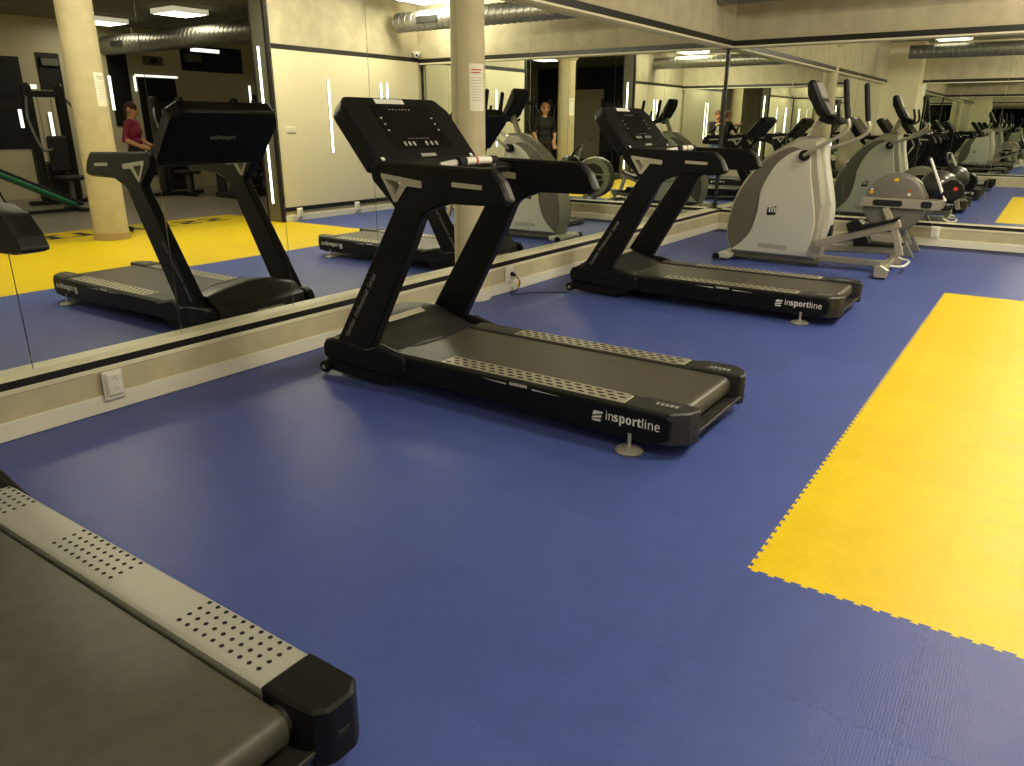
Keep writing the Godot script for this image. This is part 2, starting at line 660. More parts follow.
func build_room() -> void:
	# ---- floor: interlocking vinyl tiles over an underlay
	var fl := structure("floor", "blue interlocking vinyl tiles with a yellow tiled field")
	put(bx(Vector3(-0.3, -0.2, -0.3), Vector3(6.738, -0.0075, ROOM_Z + 0.3)), "underlay", M.underlay, fl)
	var tm := tile_mesh()
	var blues := [M.blue_vinyl, M.blue_vinyl_b, M.blue_vinyl_c]
	var yellows := [M.yellow_vinyl, M.yellow_vinyl_b]
	var rng := RandomNumberGenerator.new()
	rng.seed = 4
	for i in range(-6, 7):
		for j in range(-5, 16):
			var x := MAT_X + i * TILE
			var z := MAT_Z + j * TILE
			if i >= 5 and (j < 0 or j > 9):
				continue
			var yellow: bool = i >= 0 and j >= 0 and j <= 9
			var o := MeshInstance3D.new()
			o.mesh = tm
			o.material_override = yellows[rng.randi() % 2] if yellow else blues[rng.randi() % 3]
			hang(o, "tile", fl)
			o.position = Vector3(x, 0.0, z)
	var gf := structure("floor_weights", "grey floor of the weights area")
	var g := Geo.new()
	g.box(Vector3(6.752, -0.2, -3), Vector3(FAR_X + 0.2, -0.001, 14))
	g.box(Vector3(5.712, -0.2, -3), Vector3(6.752, -0.001, MAT_Z - 0.0005))
	g.box(Vector3(5.712, -0.2, MAT_Z + 10 * TILE + 0.014), Vector3(6.752, -0.001, 14))
	put(g, "grey_flooring", M.grey_floor, gf)
	# ---- ceiling
	var ce := structure("ceiling", "painted concrete ceiling")
	put(bx(Vector3(-0.4, CEIL, -3.2), Vector3(FAR_X + 0.3, CEIL + 0.2, 14.2)), "slab", M.ceiling_paint, ce)
	# ---- left wall with the mirror row
	var wl := structure("wall_left", "plaster wall above and below the long mirror row")
	put(bx(Vector3(-0.4, -0.1, -0.4), Vector3(-0.115, CEIL, ROOM_Z + 0.3)), "core", M.low_plaster, wl)
	put(bx(Vector3(-0.12, 0, -0.12), Vector3(0, 0.21, 10.5)), "lower_plaster", M.low_plaster, wl)
	put(bx(Vector3(-0.12, 2.38, -0.12), Vector3(-0.012, CEIL, 10.5)), "upper_plaster", M.wall_plaster, wl)
	mirror_frame_along_z(wl, 0.0, 10.5)
	var bl := structure("baseboard_left")
	put(bx(Vector3(0, 0.001, 0.0), Vector3(0.014, 0.088, 5.345), 0.003), "board", M.white_trim, bl)
	put(bx(Vector3(0, 0.001, 5.535), Vector3(0.014, 0.088, 10.5), 0.003), "board", M.white_trim, bl)
	# ---- back wall
	var wb := structure("wall_back", "plaster wall above and below the end mirrors")
	put(bx(Vector3(-0.115, -0.1, -0.4), Vector3(5.7, CEIL, -0.115)), "core", M.low_plaster, wb)
	put(bx(Vector3(-0.12, 0, -0.12), Vector3(ROOM_X, 0.21, 0)), "lower_plaster", M.low_plaster, wb)
	put(bx(Vector3(-0.12, 2.38, -0.12), Vector3(ROOM_X, CEIL, -0.012)), "upper_plaster", M.wall_plaster, wb)
	mirror_frame_along_x(wb, 0.0, ROOM_X, 0.0, 1.0)
	var bb := structure("baseboard_back")
	put(bx(Vector3(0.014, 0.001, 0), Vector3(ROOM_X, 0.088, 0.014), 0.003), "board", M.white_trim, bb)
	# ---- wall behind the photographer
	var wf := structure("wall_front", "wall with mirrors facing the end mirrors")
	put(bx(Vector3(-0.4, -0.1, ROOM_Z + 0.115), Vector3(ROOM_X + 0.1, CEIL, ROOM_Z + 0.4)), "core", M.low_plaster, wf)
	put(bx(Vector3(0.7, 0, ROOM_Z), Vector3(ROOM_X, 0.21, ROOM_Z + 0.12)), "lower_plaster", M.low_plaster, wf)
	put(bx(Vector3(0.7, 2.38, ROOM_Z + 0.012), Vector3(ROOM_X, CEIL, ROOM_Z + 0.12)), "upper_plaster", M.wall_plaster, wf)
	mirror_frame_along_x(wf, 0.7, ROOM_X, ROOM_Z, -1.0)
	put(bx(Vector3(-0.2, 0, 10.5), Vector3(0.7, CEIL, ROOM_Z + 0.1)), "corner_pier", M.cream_panel, wf)
	# ---- cream wall opposite the long mirror row, broken by the wide opening
	cream_wall("wall_right", "cream panelled wall with black strips, meeting the end mirrors", 0.0, OPEN_Z - 0.06)
	cream_wall("wall_right_far", "cream panelled wall with black strips past the opening", OPEN_END + 0.06, ROOM_Z)
	var br := structure("baseboard_right")
	put(bx(Vector3(ROOM_X - 0.014, 0.001, 0.014), Vector3(ROOM_X, 0.088, OPEN_Z - 0.03), 0.003), "board", M.white_trim, br)
	put(bx(Vector3(ROOM_X - 0.014, 0.001, OPEN_END + 0.03), Vector3(ROOM_X, 0.088, ROOM_Z - 0.014), 0.003), "board", M.white_trim, br)
	end_post("trim_1", "grey metal end post of the cream wall with a light line", OPEN_Z, 1.0, "vertical white light line on the end post beside the light switch")
	end_post("trim_4", "grey metal end post past the opening with a light line", OPEN_END, -1.0, "vertical white light line on the end post past the opening")
	# ---- outer walls of the weights area
	var w1 := structure("wall_weights", "cream and black far wall of the weights area")
	put(bx(Vector3(FAR_X, -0.1, -3.2), Vector3(FAR_X + 0.25, CEIL, 14.2)), "core", M.cream_panel, w1)
	for k in [[1.30, 2.74, 1.17, 1.58], [2.44, 2.96, -1.6, -0.05], [1.95, 2.60, 2.50, 2.92], [0.9, 2.5, 3.22, 5.4], [0.3, 2.25, 0.15, 1.0], [0.2, 2.0, -3.0, -1.7], [0.9, 2.5, 7.0, 9.0]]:
		put(bx(Vector3(FAR_X - 0.02, k[0], k[2]), Vector3(FAR_X + 0.01, k[1], k[3]), 0.004), "black_board", M.panel_black, w1)
	var w2 := structure("wall_weights_end", "end wall of the weights area")
	put(bx(Vector3(5.7, -0.1, -3.25), Vector3(FAR_X + 0.25, CEIL, -3.0)), "core", M.cream_panel, w2)
	put(bx(Vector3(5.6, 0, -3.0), Vector3(5.72, CEIL, -0.12)), "return", M.low_plaster, w2)
	var w3 := structure("wall_weights_start", "near end wall of the weights area")
	put(bx(Vector3(ROOM_X, -0.1, 14.0), Vector3(FAR_X + 0.25, CEIL, 14.25)), "core", M.panel_black, w3)
	put(bx(Vector3(ROOM_X - 0.1, -0.1, ROOM_Z + 0.4), Vector3(ROOM_X + 0.1, CEIL, 14.0)), "return", M.low_plaster, w3)
	for k in [[7.0, 7.8], [9.3, 10.6]]:
		put(bx(Vector3(k[0], 0.2, 13.97), Vector3(k[1], 2.5, 14.01), 0.004), "cream_board", M.cream_panel, w3)
	# ---- round concrete columns
	round_column("pillar", "round concrete pillar set into the mirror row", Vector3(-0.10, 0, 5.44), 0.128, M.low_plaster, M.white_trim, 0.035)
	round_column("column", "round concrete column standing on the yellow tiles", Vector3(COL_X, 0, COL_Z), 0.195, M.column_concrete, M.column_foot, 0.012)

const OPEN_END := 7.95

func cream_wall(called: String, label: String, z0: float, z1: float) -> void:
	var wr := structure(called, label)
	var za := z0 - 0.12 if z0 < 0.5 else z0
	var zb := z1 + 0.12 if z1 > 9.0 else z1
	put(bx(Vector3(ROOM_X + 0.012, 0, za), Vector3(ROOM_X + 0.30, CEIL, zb)), "core", M.low_plaster, wr)
	put(bx(Vector3(ROOM_X, 2.40, za), Vector3(ROOM_X + 0.02, CEIL, zb)), "upper_plaster", M.wall_plaster, wr)
	put(bx(Vector3(ROOM_X - 0.006, 0.205, z0 + 0.002), Vector3(ROOM_X + 0.014, 2.335, z1 - 0.002), 0.002), "cream_board", M.cream_panel, wr)
	put(bx(Vector3(ROOM_X - 0.012, 2.335, z0), Vector3(ROOM_X + 0.014, 2.40, z1), 0.003), "black_strip", M.black_trim, wr)
	put(bx(Vector3(ROOM_X - 0.012, 0.145, z0), Vector3(ROOM_X + 0.014, 0.205, z1), 0.003), "black_strip", M.black_trim, wr)
	put(bx(Vector3(ROOM_X, 0, z0), Vector3(ROOM_X + 0.014, 0.145, z1)), "lower_plaster", M.low_plaster, wr)

func end_post(called: String, label: String, z: float, s: float, led_label: String) -> void:
	var tj := structure(called, label)
	var z_in := z - s * 0.06
	put(bx(Vector3(ROOM_X - 0.012, 0.0, minf(z, z_in)), Vector3(ROOM_X + 0.31, CEIL, maxf(z, z_in)), 0.004), "post_face", M.jamb_metal, tj)
	var za := z - s * 0.05
	var zb := z + s * 0.012
	put(bx(Vector3(ROOM_X - 0.02, 0.0, minf(za, zb)), Vector3(ROOM_X + 0.03, CEIL, maxf(za, zb)), 0.004), "black_edge", M.black_trim, tj)
	put(bx(Vector3(ROOM_X + 0.29, 0.0, minf(za, zb)), Vector3(ROOM_X + 0.32, CEIL, maxf(za, zb)), 0.004), "black_edge", M.black_trim, tj)
	led_strip(Vector3(ROOM_X + 0.165, 0.26, z + s * 0.006), Vector3(ROOM_X + 0.165, 2.36, z + s * 0.006), Vector3(0, 0, s), 0.035, led_label, "")

const COL_X := 5.62
const COL_Z := 5.36

func round_column(called: String, label: String, at: Vector3, r: float, m: Material, fm: Material, proud: float) -> void:
	var o := structure(called, label)
	o.position = at
	var g := Geo.new()
	g.lathe([Vector2(r, 0), Vector2(r, 2.69), Vector2(r + 0.02, 2.72), Vector2(r + 0.42, CEIL), Vector2(0, CEIL)], 48)
	put(g, "shaft", m, o)
	var f := Geo.new()
	f.lathe([Vector2(r, 0.001), Vector2(r + proud, 0.001), Vector2(r + proud, 0.088), Vector2(r, 0.094)], 48)
	put(f, "foot_ring", fm, o)

func mirror_frame_along_z(parent: Node, z0: float, z1: float) -> void:
	for s in [[z0, 5.35], [5.53, z1]]:
		var a: float = s[0]
		var b: float = s[1]
		put(bx(Vector3(-0.12, 0.206, a), Vector3(0.006, 0.231, b), 0.002), "cream_lip", M.cream_trim, parent)
		put(bx(Vector3(-0.12, 0.231, a), Vector3(0.0045, 0.2675, b)), "black_strip", M.black_trim, parent)
		put(bx(Vector3(-0.12, 0.258, a), Vector3(0.003, MIR_LOW, b), 0.001), "cream_ledge", M.cream_trim, parent)
		put(bx(Vector3(-0.12, MIR_TOP, a), Vector3(0.003, 2.32, b), 0.002), "cream_ledge", M.cream_trim, parent)
		put(bx(Vector3(-0.12, 2.32, a), Vector3(0.006, 2.383, b), 0.002), "black_strip", M.black_trim, parent)

func mirror_frame_along_x(parent: Node, x0: float, x1: float, z: float, s: float) -> void:
	var rows := [[0.206, 0.231, 0.006, "cream_lip", M.cream_trim], [0.231, 0.2675, 0.0045, "black_strip", M.black_trim], [0.258, MIR_LOW, 0.003, "cream_ledge", M.cream_trim], [MIR_TOP, 2.32, 0.003, "cream_ledge", M.cream_trim], [2.32, 2.383, 0.006, "black_strip", M.black_trim]]
	for r in rows:
		var za: float = z - s * 0.12
		var zb: float = z + s * float(r[2])
		put(bx(Vector3(x0, r[0], minf(za, zb)), Vector3(x1, r[1], maxf(za, zb)), 0.0015), r[3], r[4], parent)

func led_strip(a: Vector3, b: Vector3, n: Vector3, w: float, label: String, group: String, lit := true) -> void:
	var along := (b - a).normalized()
	var ln := a.distance_to(b)
	var t := thing("light_strip", label, "light strip", a, 0.0, group)
	var xf := frame(Vector3.ZERO, along.cross(n), along)
	var g := Geo.new()
	g.box(Vector3(-w / 2 - 0.004, 0, -0.004), Vector3(w / 2 + 0.004, ln, 0.004), 0.001, xf)
	put(g, "channel", M.jamb_metal, t)
	var d := Geo.new()
	d.box(Vector3(-w / 2, 0.004, 0.0), Vector3(w / 2, ln - 0.004, 0.010), 0.002, xf)
	put(d, "diffuser", M.led_white, t)
	if lit:
		var l := AreaLight3D.new()
		l.name = "strip_light"
		l.area_size = Vector2(w, ln)
		l.light_color = Color(1.0, 1.0, 0.94)
		l.light_energy = 0.10 * ln
		l.shadow_enabled = true
		t.add_child(l)
		l.transform = Transform3D(xf.basis * Basis(Vector3.UP, PI), xf * Vector3(0, ln / 2, 0.014))

func build_mirrors() -> void:
	var seams_a := [-0.095, 0.725, 1.5, 2.27, 3.04, 3.81, 4.585, 5.35]
	var seams_b := [5.53, 6.49, 7.262, 8.038, 8.806, 9.58, 10.5]
	for lst in [seams_a, seams_b]:
		for i in lst.size() - 1:
			var which: String = (ORD[i] + " tall mirror panel from the mirrored corner, in the treadmill row") if lst == seams_a else (ORD[i] + " tall mirror panel past the pillar towards the corner pier")
			mirror_panel(Vector3(GLASS - 0.005, MIR_LOW - 0.01, lst[i] + 0.0015), Vector3(GLASS, MIR_TOP + 0.01, lst[i + 1] - 0.0015), which, "mirrors behind the treadmills")
	var xs := [-0.095, 0.767, 1.541, 2.31, 3.085, 3.855, 4.63, 5.2]
	for i in xs.size() - 1:
		mirror_panel(Vector3(xs[i] + 0.0015, MIR_LOW - 0.01, GLASS - 0.005), Vector3(xs[i + 1] - 0.0015, MIR_TOP + 0.01, GLASS), ORD[i] + " tall mirror panel from the mirrored corner, on the end wall", "mirrors on the end wall")
	var xd := [0.7, 1.541, 2.31, 3.085, 3.855, 4.63, 5.2]
	for i in xd.size() - 1:
		mirror_panel(Vector3(xd[i] + 0.0015, MIR_LOW - 0.01, ROOM_Z - GLASS), Vector3(xd[i + 1] - 0.0015, MIR_TOP + 0.01, ROOM_Z - GLASS + 0.005), ORD[i] + " tall mirror panel from the corner pier, facing the end wall", "mirrors facing the end wall")
	var cs := structure("trim_2", "black strip in the corner where the mirrors meet")
	var cs2 := structure("trim_3", "black strip where the end mirrors meet the cream wall")
	put(bx(Vector3(ROOM_X - 0.02, MIR_LOW, GLASS), Vector3(ROOM_X, MIR_TOP, GLASS + 0.02)), "corner_strip", M.black_trim, cs2)
	put(bx(Vector3(GLASS, MIR_LOW, GLASS), Vector3(GLASS + 0.02, MIR_TOP, GLASS + 0.02)), "corner_strip", M.black_trim, cs)

func mirror_panel(lo: Vector3, hi: Vector3, label: String, group: String) -> void:
	var t := thing("mirror_panel", label, "mirror", Vector3((lo.x + hi.x) / 2, lo.y, (lo.z + hi.z) / 2), 0.0, group)
	var o := t.position
	put(bx(lo - o, hi - o, 0.0008), "glass", M.mirror_glass, t)

# ------------------------------------------------------------------ machines
func build_machines() -> void:
	treadmill(Vector3(0, 0, 7.07), true, "black treadmill with perforated foot rails beside the round pillar", "black treadmills facing the mirror row")
	treadmill(Vector3(0, 0, 4.31), true, "black treadmill with perforated foot rails beside the grey cross trainer", "black treadmills facing the mirror row")
	treadmill(Vector3(0, 0, 9.79), false, "black treadmill with plain silver side rails beside the corner pier", "")
	cross_trainer()
	flywheel_trainer()

func both() -> Array:
	return [1.0, -1.0]

func treadmill(at: Vector3, perforated: bool, label: String, group: String) -> void:
	var t := thing("treadmill", label, "treadmill", at, 0.0, group)
	var top := 0.205
	# --- running deck
	var u := Geo.new()
	u.box(Vector3(0.85, 0.075, -0.36), Vector3(2.46, 0.15, 0.36), 0.01)
	put(u, "deck_frame", M.black_satin, t)
	var hw := 0.255 if perforated else 0.274
	var btop := top - 0.006 if perforated else top - 0.016
	var bp := rounded([[0.80, 0.12, 0.0], [0.80, btop, 0.0], [2.57, btop, 0.045], [2.57, top - 0.105, 0.045], [2.40, top - 0.105, 0.0], [2.40, 0.12, 0.0]], 8)
	var b := Geo.new()
	b.prism(bp, -hw, hw, 0.002)
	put(b, "running_belt", M.belt, t)
	var rl := Geo.new()
	rl.lathe([Vector2(0, -hw - 0.02), Vector2(0.036, -hw - 0.02), Vector2(0.036, hw + 0.02), Vector2(0, hw + 0.02)], 20, Transform3D(Basis(Vector3(1, 0, 0), PI / 2), Vector3(2.53, 0.152, 0)))
	put(rl, "rear_roller", M.hood_plastic, t)
	for s in both():
		var sk := Geo.new()
		var sp := rounded([[0.72, 0.085, 0.02], [2.46, 0.055, 0.05], [2.55, 0.085, 0.04], [2.555, 0.185, 0.03], [2.53, top - 0.002 if perforated else 0.195, 0.02], [1.05, 0.198 if perforated else 0.192, 0.05], [0.88, 0.235, 0.05], [0.72, 0.25, 0.02]])
		sk.prism(sp, -0.02, 0.02, 0.008, Transform3D(Basis.IDENTITY, Vector3(0, 0, s * 0.40)))
		put(sk, "side_skirt", M.black_plastic, t)
		# foot rail along the belt
		var fr := Geo.new()
		var z0: float = 0.257 if perforated else 0.286
		var z1: float = 0.405 if perforated else 0.421
		var pr := PackedVector2Array([Vector2(z0, 0.14), Vector2(z1, 0.14), Vector2(z1, top - 0.004), Vector2(z1 - 0.01, top + 0.004), Vector2(z0 + 0.012, top + 0.004), Vector2(z0, top - 0.004)])
		var rail_x := 2.36 if perforated else 2.47
		var rxf := Transform3D(Basis(Vector3(0, 0, s), Vector3(0, 1, 0), Vector3(-s, 0, 0)), Vector3(0, 0, 0))
		# local x -> s*z, local y -> y, local z -> -s*x
		if s > 0.0:
			fr.prism(pr, -rail_x, -0.95, 0.0, rxf)
		else:
			fr.prism(pr, 0.95, rail_x, 0.0, rxf)
		var rail := put(fr, "foot_rail", M.hood_plastic if perforated else M.rail_silver, t)
		if perforated:
			var pl := Geo.new()
			var px := rounded([[1.27, -0.272, 0.008], [2.27, -0.272, 0.008], [2.315, -0.288, 0.01], [2.315, -0.392, 0.012], [1.27, -0.392, 0.008]])
			pl.prism(mirror_y(px, s), 0.0, 0.003, 0.001, flat_frame(top + 0.003))
			put(pl, "perforated_plate", M.plate_silver, rail)
			var hl := Geo.new()
			for i in 19:
				for r in 3:
					var cx := 1.30 + i * 0.056 + (0.028 if r == 1 else 0.0)
					if cx > 2.29:
						continue
					var cz := 0.297 + r * 0.035
					hl.prism(oval(Vector2(cx, -s * cz), 0.0195, 0.0082, 10, 0.0), 0.0, 0.0012, 0.0, flat_frame(top + 0.0056))
			put(hl, "perforations", M.hole_black, rail)
		else:
			var hb := Geo.new()
			for c in 4:
				for i in 10:
					for r in 4:
						hb.prism(oval(Vector2(0.232 + c * 0.6265 + i * 0.0342, -s * (0.319 + r * 0.0285)), 0.0062, 0.0062, 10), 0.0, 0.0012, 0.0, flat_frame(top + 0.0036))
			put(hb, "perforations", M.hole_black, rail)
		# rear corner cap, rounded in plan
		var ec := Geo.new()
		var x0 := rail_x
		var ep := rounded([[x0, -0.26, 0.0], [2.57, -0.26, 0.01], [2.618, -0.266, 0.015], [2.632, -0.29, 0.02], [2.612, -0.355, 0.04], [2.545, -0.417, 0.04], [x0, -0.417, 0.0]])
		if not perforated:
			ep = rounded([[x0, -0.286, 0.0], [2.575, -0.286, 0.01], [2.625, -0.292, 0.02], [2.65, -0.32, 0.03], [2.65, -0.385, 0.03], [2.62, -0.424, 0.03], [x0, -0.424, 0.0]])
		ec.prism(mirror_y(ep, s), 0.0, 0.152, 0.008, flat_frame(0.062))
		var cap := put(ec, "end_cap", M.hood_plastic if perforated else M.black_plastic, t)
		if perforated:
			for k in [0.095, 0.145]:
				var bt := Geo.new()
				bt.prism(oval(Vector2(0, 0), 0.006, 0.006, 10), 0.0, 0.002, 0.0, frame(Vector3(2.6225, k, s * 0.325), Vector3(0, 0, -1), Vector3(0, 1, 0)))
				put(bt, "bolt", M.hole_black, cap)
			var wp := Geo.new()
			wp.prism(PackedVector2Array([Vector2(2.43, -s * 0.30), Vector2(2.55, -s * 0.30), Vector2(2.55, -s * 0.302), Vector2(2.43, -s * 0.302)]), 0.0, 0.0006, 0.0, flat_frame(0.2142))
			for k in 5:
				wp.prism(PackedVector2Array([Vector2(2.44 + k * 0.022, -s * 0.31), Vector2(2.453 + k * 0.022, -s * 0.31), Vector2(2.453 + k * 0.022, -s * 0.335), Vector2(2.44 + k * 0.022, -s * 0.335)]), 0.0, 0.0006, 0.0, flat_frame(0.2142))
			put(wp, "warning_print", M.print_grey, cap)
		else:
			put(bx(Vector3(2.645, 0.125, s * 0.352 - 0.018), Vector3(2.6525, 0.143, s * 0.352 + 0.018), 0.002), "slot", M.hole_black, cap)
		# levelling foot
		var ft := Geo.new()
		ft.lathe([Vector2(0, 0.0), Vector2(0.062, 0.0), Vector2(0.064, 0.006), Vector2(0.050, 0.016), Vector2(0.018, 0.024), Vector2(0.009, 0.026), Vector2(0.009, 0.085), Vector2(0, 0.085)], 24, Transform3D(Basis.IDENTITY, Vector3(2.365, 0.002, s * 0.418)))
		put(ft, "levelling_foot", M.chrome, t)
	# bracket that closes the rear end under the roller
	var rc := Geo.new()
	rc.prism(rounded([[2.44, 0.065, 0.0], [2.56, 0.06, 0.02], [2.62, 0.085, 0.02], [2.628, 0.115, 0.01], [2.60, 0.10, 0.01], [2.54, 0.085, 0.01], [2.44, 0.085, 0.0]]), -0.30, 0.30, 0.003)
	put(rc, "rear_bracket", M.grip_rubber, t)
	# --- motor hood: a low dome between the uprights
	var hd := Geo.new()
	var nx := 22
	var nz := 16
	var grid := []
	for i in nx + 1:
		var row := PackedVector3Array()
		var fx := float(i) / nx
		var x := 0.40 + fx * 0.57
		for j in nz + 1:
			var fz := float(j) / nz * 2.0 - 1.0
			var rise := smoothstep(0.0, 0.28, fx) * (1.0 - 0.85 * smoothstep(0.45, 1.0, fx))
			var y := 0.185 + 0.135 * rise * (1.0 - 0.42 * fz * fz) + 0.025 * (1.0 - fx)
			if fx > 0.62 and fx < 0.70:
				y -= 0.006
			var xs := x - 0.05 * fz * fz * (1.0 if fx > 0.5 else 0.0) + 0.05 * fz * fz * (1.0 - fx) * (1.0 - fx)
			row.append(Vector3(xs, y, fz * 0.355))
		grid.append(row)
	for i in nx:
		for j in nz:
			hd.quad(grid[i][j], grid[i][j + 1], grid[i + 1][j + 1], grid[i + 1][j])
	for j in nz:
		var a: Vector3 = grid[0][j]
		var b2: Vector3 = grid[0][j + 1]
		hd.quad(Vector3(a.x, 0.06, a.z), Vector3(b2.x, 0.06, b2.z), b2, a)
		var c: Vector3 = grid[nx][j]
		var d: Vector3 = grid[nx][j + 1]
		hd.quad(c, d, Vector3(d.x, 0.12, d.z), Vector3(c.x, 0.12, c.z))
	for i in nx:
		var a3: Vector3 = grid[i][0]
		var b3: Vector3 = grid[i + 1][0]
		hd.quad(a3, b3, Vector3(b3.x, 0.06, b3.z), Vector3(a3.x, 0.06, a3.z))
		var c3: Vector3 = grid[i][nz]
		var d3: Vector3 = grid[i + 1][nz]
		hd.quad(Vector3(c3.x, 0.06, c3.z), Vector3(d3.x, 0.06, d3.z), d3, c3)
	var hood := put(hd, "motor_hood", M.hood_plastic, t, 50.0)
	var lx := frame(Vector3(0.735, 0.318, 0.10), Vector3(0.08, 0.05, -1), Vector3(-1, 0.42, 0.0))
	var hlb := Geo.new()
	hlb.box(Vector3(-0.11, -0.022, 0.0), Vector3(0.17, 0.022, 0.002), 0.0, lx)
	put(hlb, "hood_label", M.trim_silver, hood)
	# power panel on the front of the hood, seen in the mirror
	var fz2 := 0.30
	put(bx(Vector3(0.385, 0.09, -0.12), Vector3(0.402, 0.17, 0.10), 0.003), "rating_plate", M.trim_silver, hood)
	put(bx(Vector3(0.383, 0.10, -0.10), Vector3(0.3855, 0.16, -0.01)), "plate_print", M.print_grey, hood)
	put(bx(Vector3(0.38, 0.10, -0.17), Vector3(0.402, 0.15, -0.14), 0.003), "power_switch", M.print_red, hood)
	put(bx(Vector3(0.385, 0.10, -fz2), Vector3(0.402, 0.16, -0.19), 0.003), "inlet", M.hole_black, hood)
	put(bx(Vector3(0.385, 0.10, 0.20), Vector3(0.402, 0.13, 0.25), 0.001), "warning_sticker", M.sticker_yellow, hood)
	put(bx(Vector3(0.42, 0.07, -0.34), Vector3(0.86, 0.14, 0.34), 0.01), "hood_base", M.black_satin, hood)
	# --- uprights with handrails
	var ends := [[1.64, 1.015, 0.02], [1.722, 1.026, 0.03], [1.68, 1.12, 0.05], [1.622, 1.178, 0.03]]
	if not perforated:
		ends = [[1.50, 1.043, 0.02], [1.575, 1.056, 0.012], [1.55, 1.095, 0.03], [1.495, 1.145, 0.03], [1.41, 1.165, 0.05]]
	for s in both():
		var outl := [[0.50, 0.15, 0.02], [0.80, 0.20, 0.02], [1.135, 0.80, 0.05], [1.21, 0.955, 0.10], [1.36, 1.012, 0.08]]
		if not perforated:
			outl = [[0.50, 0.15, 0.02], [0.80, 0.20, 0.02], [1.06, 0.80, 0.05], [1.11, 0.965, 0.06], [1.22, 1.033, 0.06]]
		outl.append_array(ends)
		outl.append_array([[0.93, 1.192, 0.02], [0.868, 1.165, 0.02], [0.884, 1.10, 0.02], [1.025, 0.975, 0.015], [0.985, 0.91, 0.05]])
		var hole := PackedVector2Array([Vector2(0.979, 1.1145), Vector2(1.089, 1.1005), Vector2(1.040, 1.0275)])
		var up := Geo.new()
		up.prism(rounded(outl, 6), -0.034, 0.034, 0.010, Transform3D(Basis.IDENTITY, Vector3(0, 0, s * 0.396)), hole)
		var post := put(up, "upright", M.black_plastic, t, 30.0)
		for side in both():
			var zf: float = s * 0.396 + side * 0.0345
			var tr := Geo.new()
			var ring := rounded([[0.942, 1.140, 0.012], [1.215, 1.110, 0.008], [1.215, 1.077, 0.008], [1.118, 1.084, 0.02], [1.052, 1.004, 0.008], [1.030, 1.004, 0.008]], 4)
			var inner := PackedVector2Array([Vector2(0.982, 1.112), Vector2(1.085, 1.099), Vector2(1.040, 1.032)])
			tr.prism(ring, -0.0020, 0.0020, 0.0, Transform3D(Basis.IDENTITY, Vector3(0, 0, zf)), inner)
			for e2 in 3:
				var ia: Vector2 = inner[e2]
				var ib: Vector2 = inner[(e2 + 1) % 3]
				tr.quad(Vector3(ia.x, ia.y, zf), Vector3(ib.x, ib.y, zf), Vector3(ib.x, ib.y, zf - side * 0.034), Vector3(ia.x, ia.y, zf - side * 0.034))
			put(tr, "silver_badge", M.trim_silver, post)
			if perforated and side == s:
				var sl := Geo.new()
				sl.prism(rounded([[1.40, 1.092, 0.006], [1.575, 1.086, 0.006], [1.575, 1.106, 0.006], [1.40, 1.114, 0.006]], 3), -0.002, 0.002, 0.0, Transform3D(Basis.IDENTITY, Vector3(0, 0, zf)))
				put(sl, "handrail_inlay", M.trim_silver, post)
			# slim line of print up the post
			if perforated and side == s:
				var dirx := Vector3(0.548, 0.836, 0).normalized()
				var o := Vector3(0.645, 0.245, zf + side * 0.0008)
				var txf := frame(o, dirx, Vector3(-dirx.y, dirx.x, 0))
				if side < 0.0:
					txf = frame(o + dirx * 0.44, -dirx, Vector3(-dirx.y, dirx.x, 0))
				lettering("Gardian  Professional  Series", 0.026, font_regular, M.print_grey, post, txf, "post_lettering", 0.44)
		# rounded grip pad on the end of the handrail
		var gp := Geo.new()
		if perforated:
			gp.prism(rounded([[1.61, 1.03, 0.02], [1.728, 1.031, 0.02], [1.68, 1.125, 0.05], [1.629, 1.172, 0.02]], 5), -0.030, 0.030, 0.014, Transform3D(Basis.IDENTITY, Vector3(0.004, 0, s * 0.396)))
			put(gp, "grip_pad", M.grip_rubber, post)
		# foot of the upright and the arm with its transport wheel
		var hb2 := Geo.new()
		hb2.prism(rounded([[0.435, 0.10, 0.04], [0.98, 0.075, 0.04], [1.06, 0.11, 0.03], [1.06, 0.19, 0.03], [0.86, 0.235, 0.05], [0.76, 0.20, 0.05], [0.70, 0.215, 0.04], [0.50, 0.225, 0.03], [0.455, 0.21, 0.02], [0.43, 0.17, 0.02]], 5), -0.033, 0.033, 0.010, Transform3D(Basis.IDENTITY, Vector3(0, 0, s * 0.408)))
		put(hb2, "upright_foot", M.black_satin, t, 30.0)
		var ar := Geo.new()
		ar.prism(rounded([[0.43, 0.03, 0.02], [0.62, 0.02, 0.05], [0.88, 0.012, 0.03], [0.98, 0.06, 0.02], [0.98, 0.095, 0.01], [0.60, 0.088, 0.03], [0.44, 0.095, 0.02]], 5), -0.022, 0.022, 0.006, Transform3D(Basis.IDENTITY, Vector3(0, 0, s * 0.405)))
		put(ar, "lift_arm", M.black_satin, t)
		var wh := Geo.new()
		wh.lathe([Vector2(0, -0.016), Vector2(0.032, -0.016), Vector2(0.036, -0.01), Vector2(0.036, 0.01), Vector2(0.032, 0.016), Vector2(0, 0.016)], 20, Transform3D(Basis(Vector3(1, 0, 0), PI / 2), Vector3(0.44, 0.045, s * 0.436)))
		var w := put(wh, "transport_wheel", M.black_satin, t)
		var wc := Geo.new()
		wc.lathe([Vector2(0, -0.003), Vector2(0.012, -0.003), Vector2(0.012, 0.003), Vector2(0, 0.003)], 14, Transform3D(Basis(Vector3(1, 0, 0), PI / 2), Vector3(0.44, 0.045, s * 0.454)))
		put(wc, "wheel_hub", M.chrome, w)
	# --- console, leaning back towards the mirror
	var e := Vector3(-0.646, 0.763, 0).normalized()
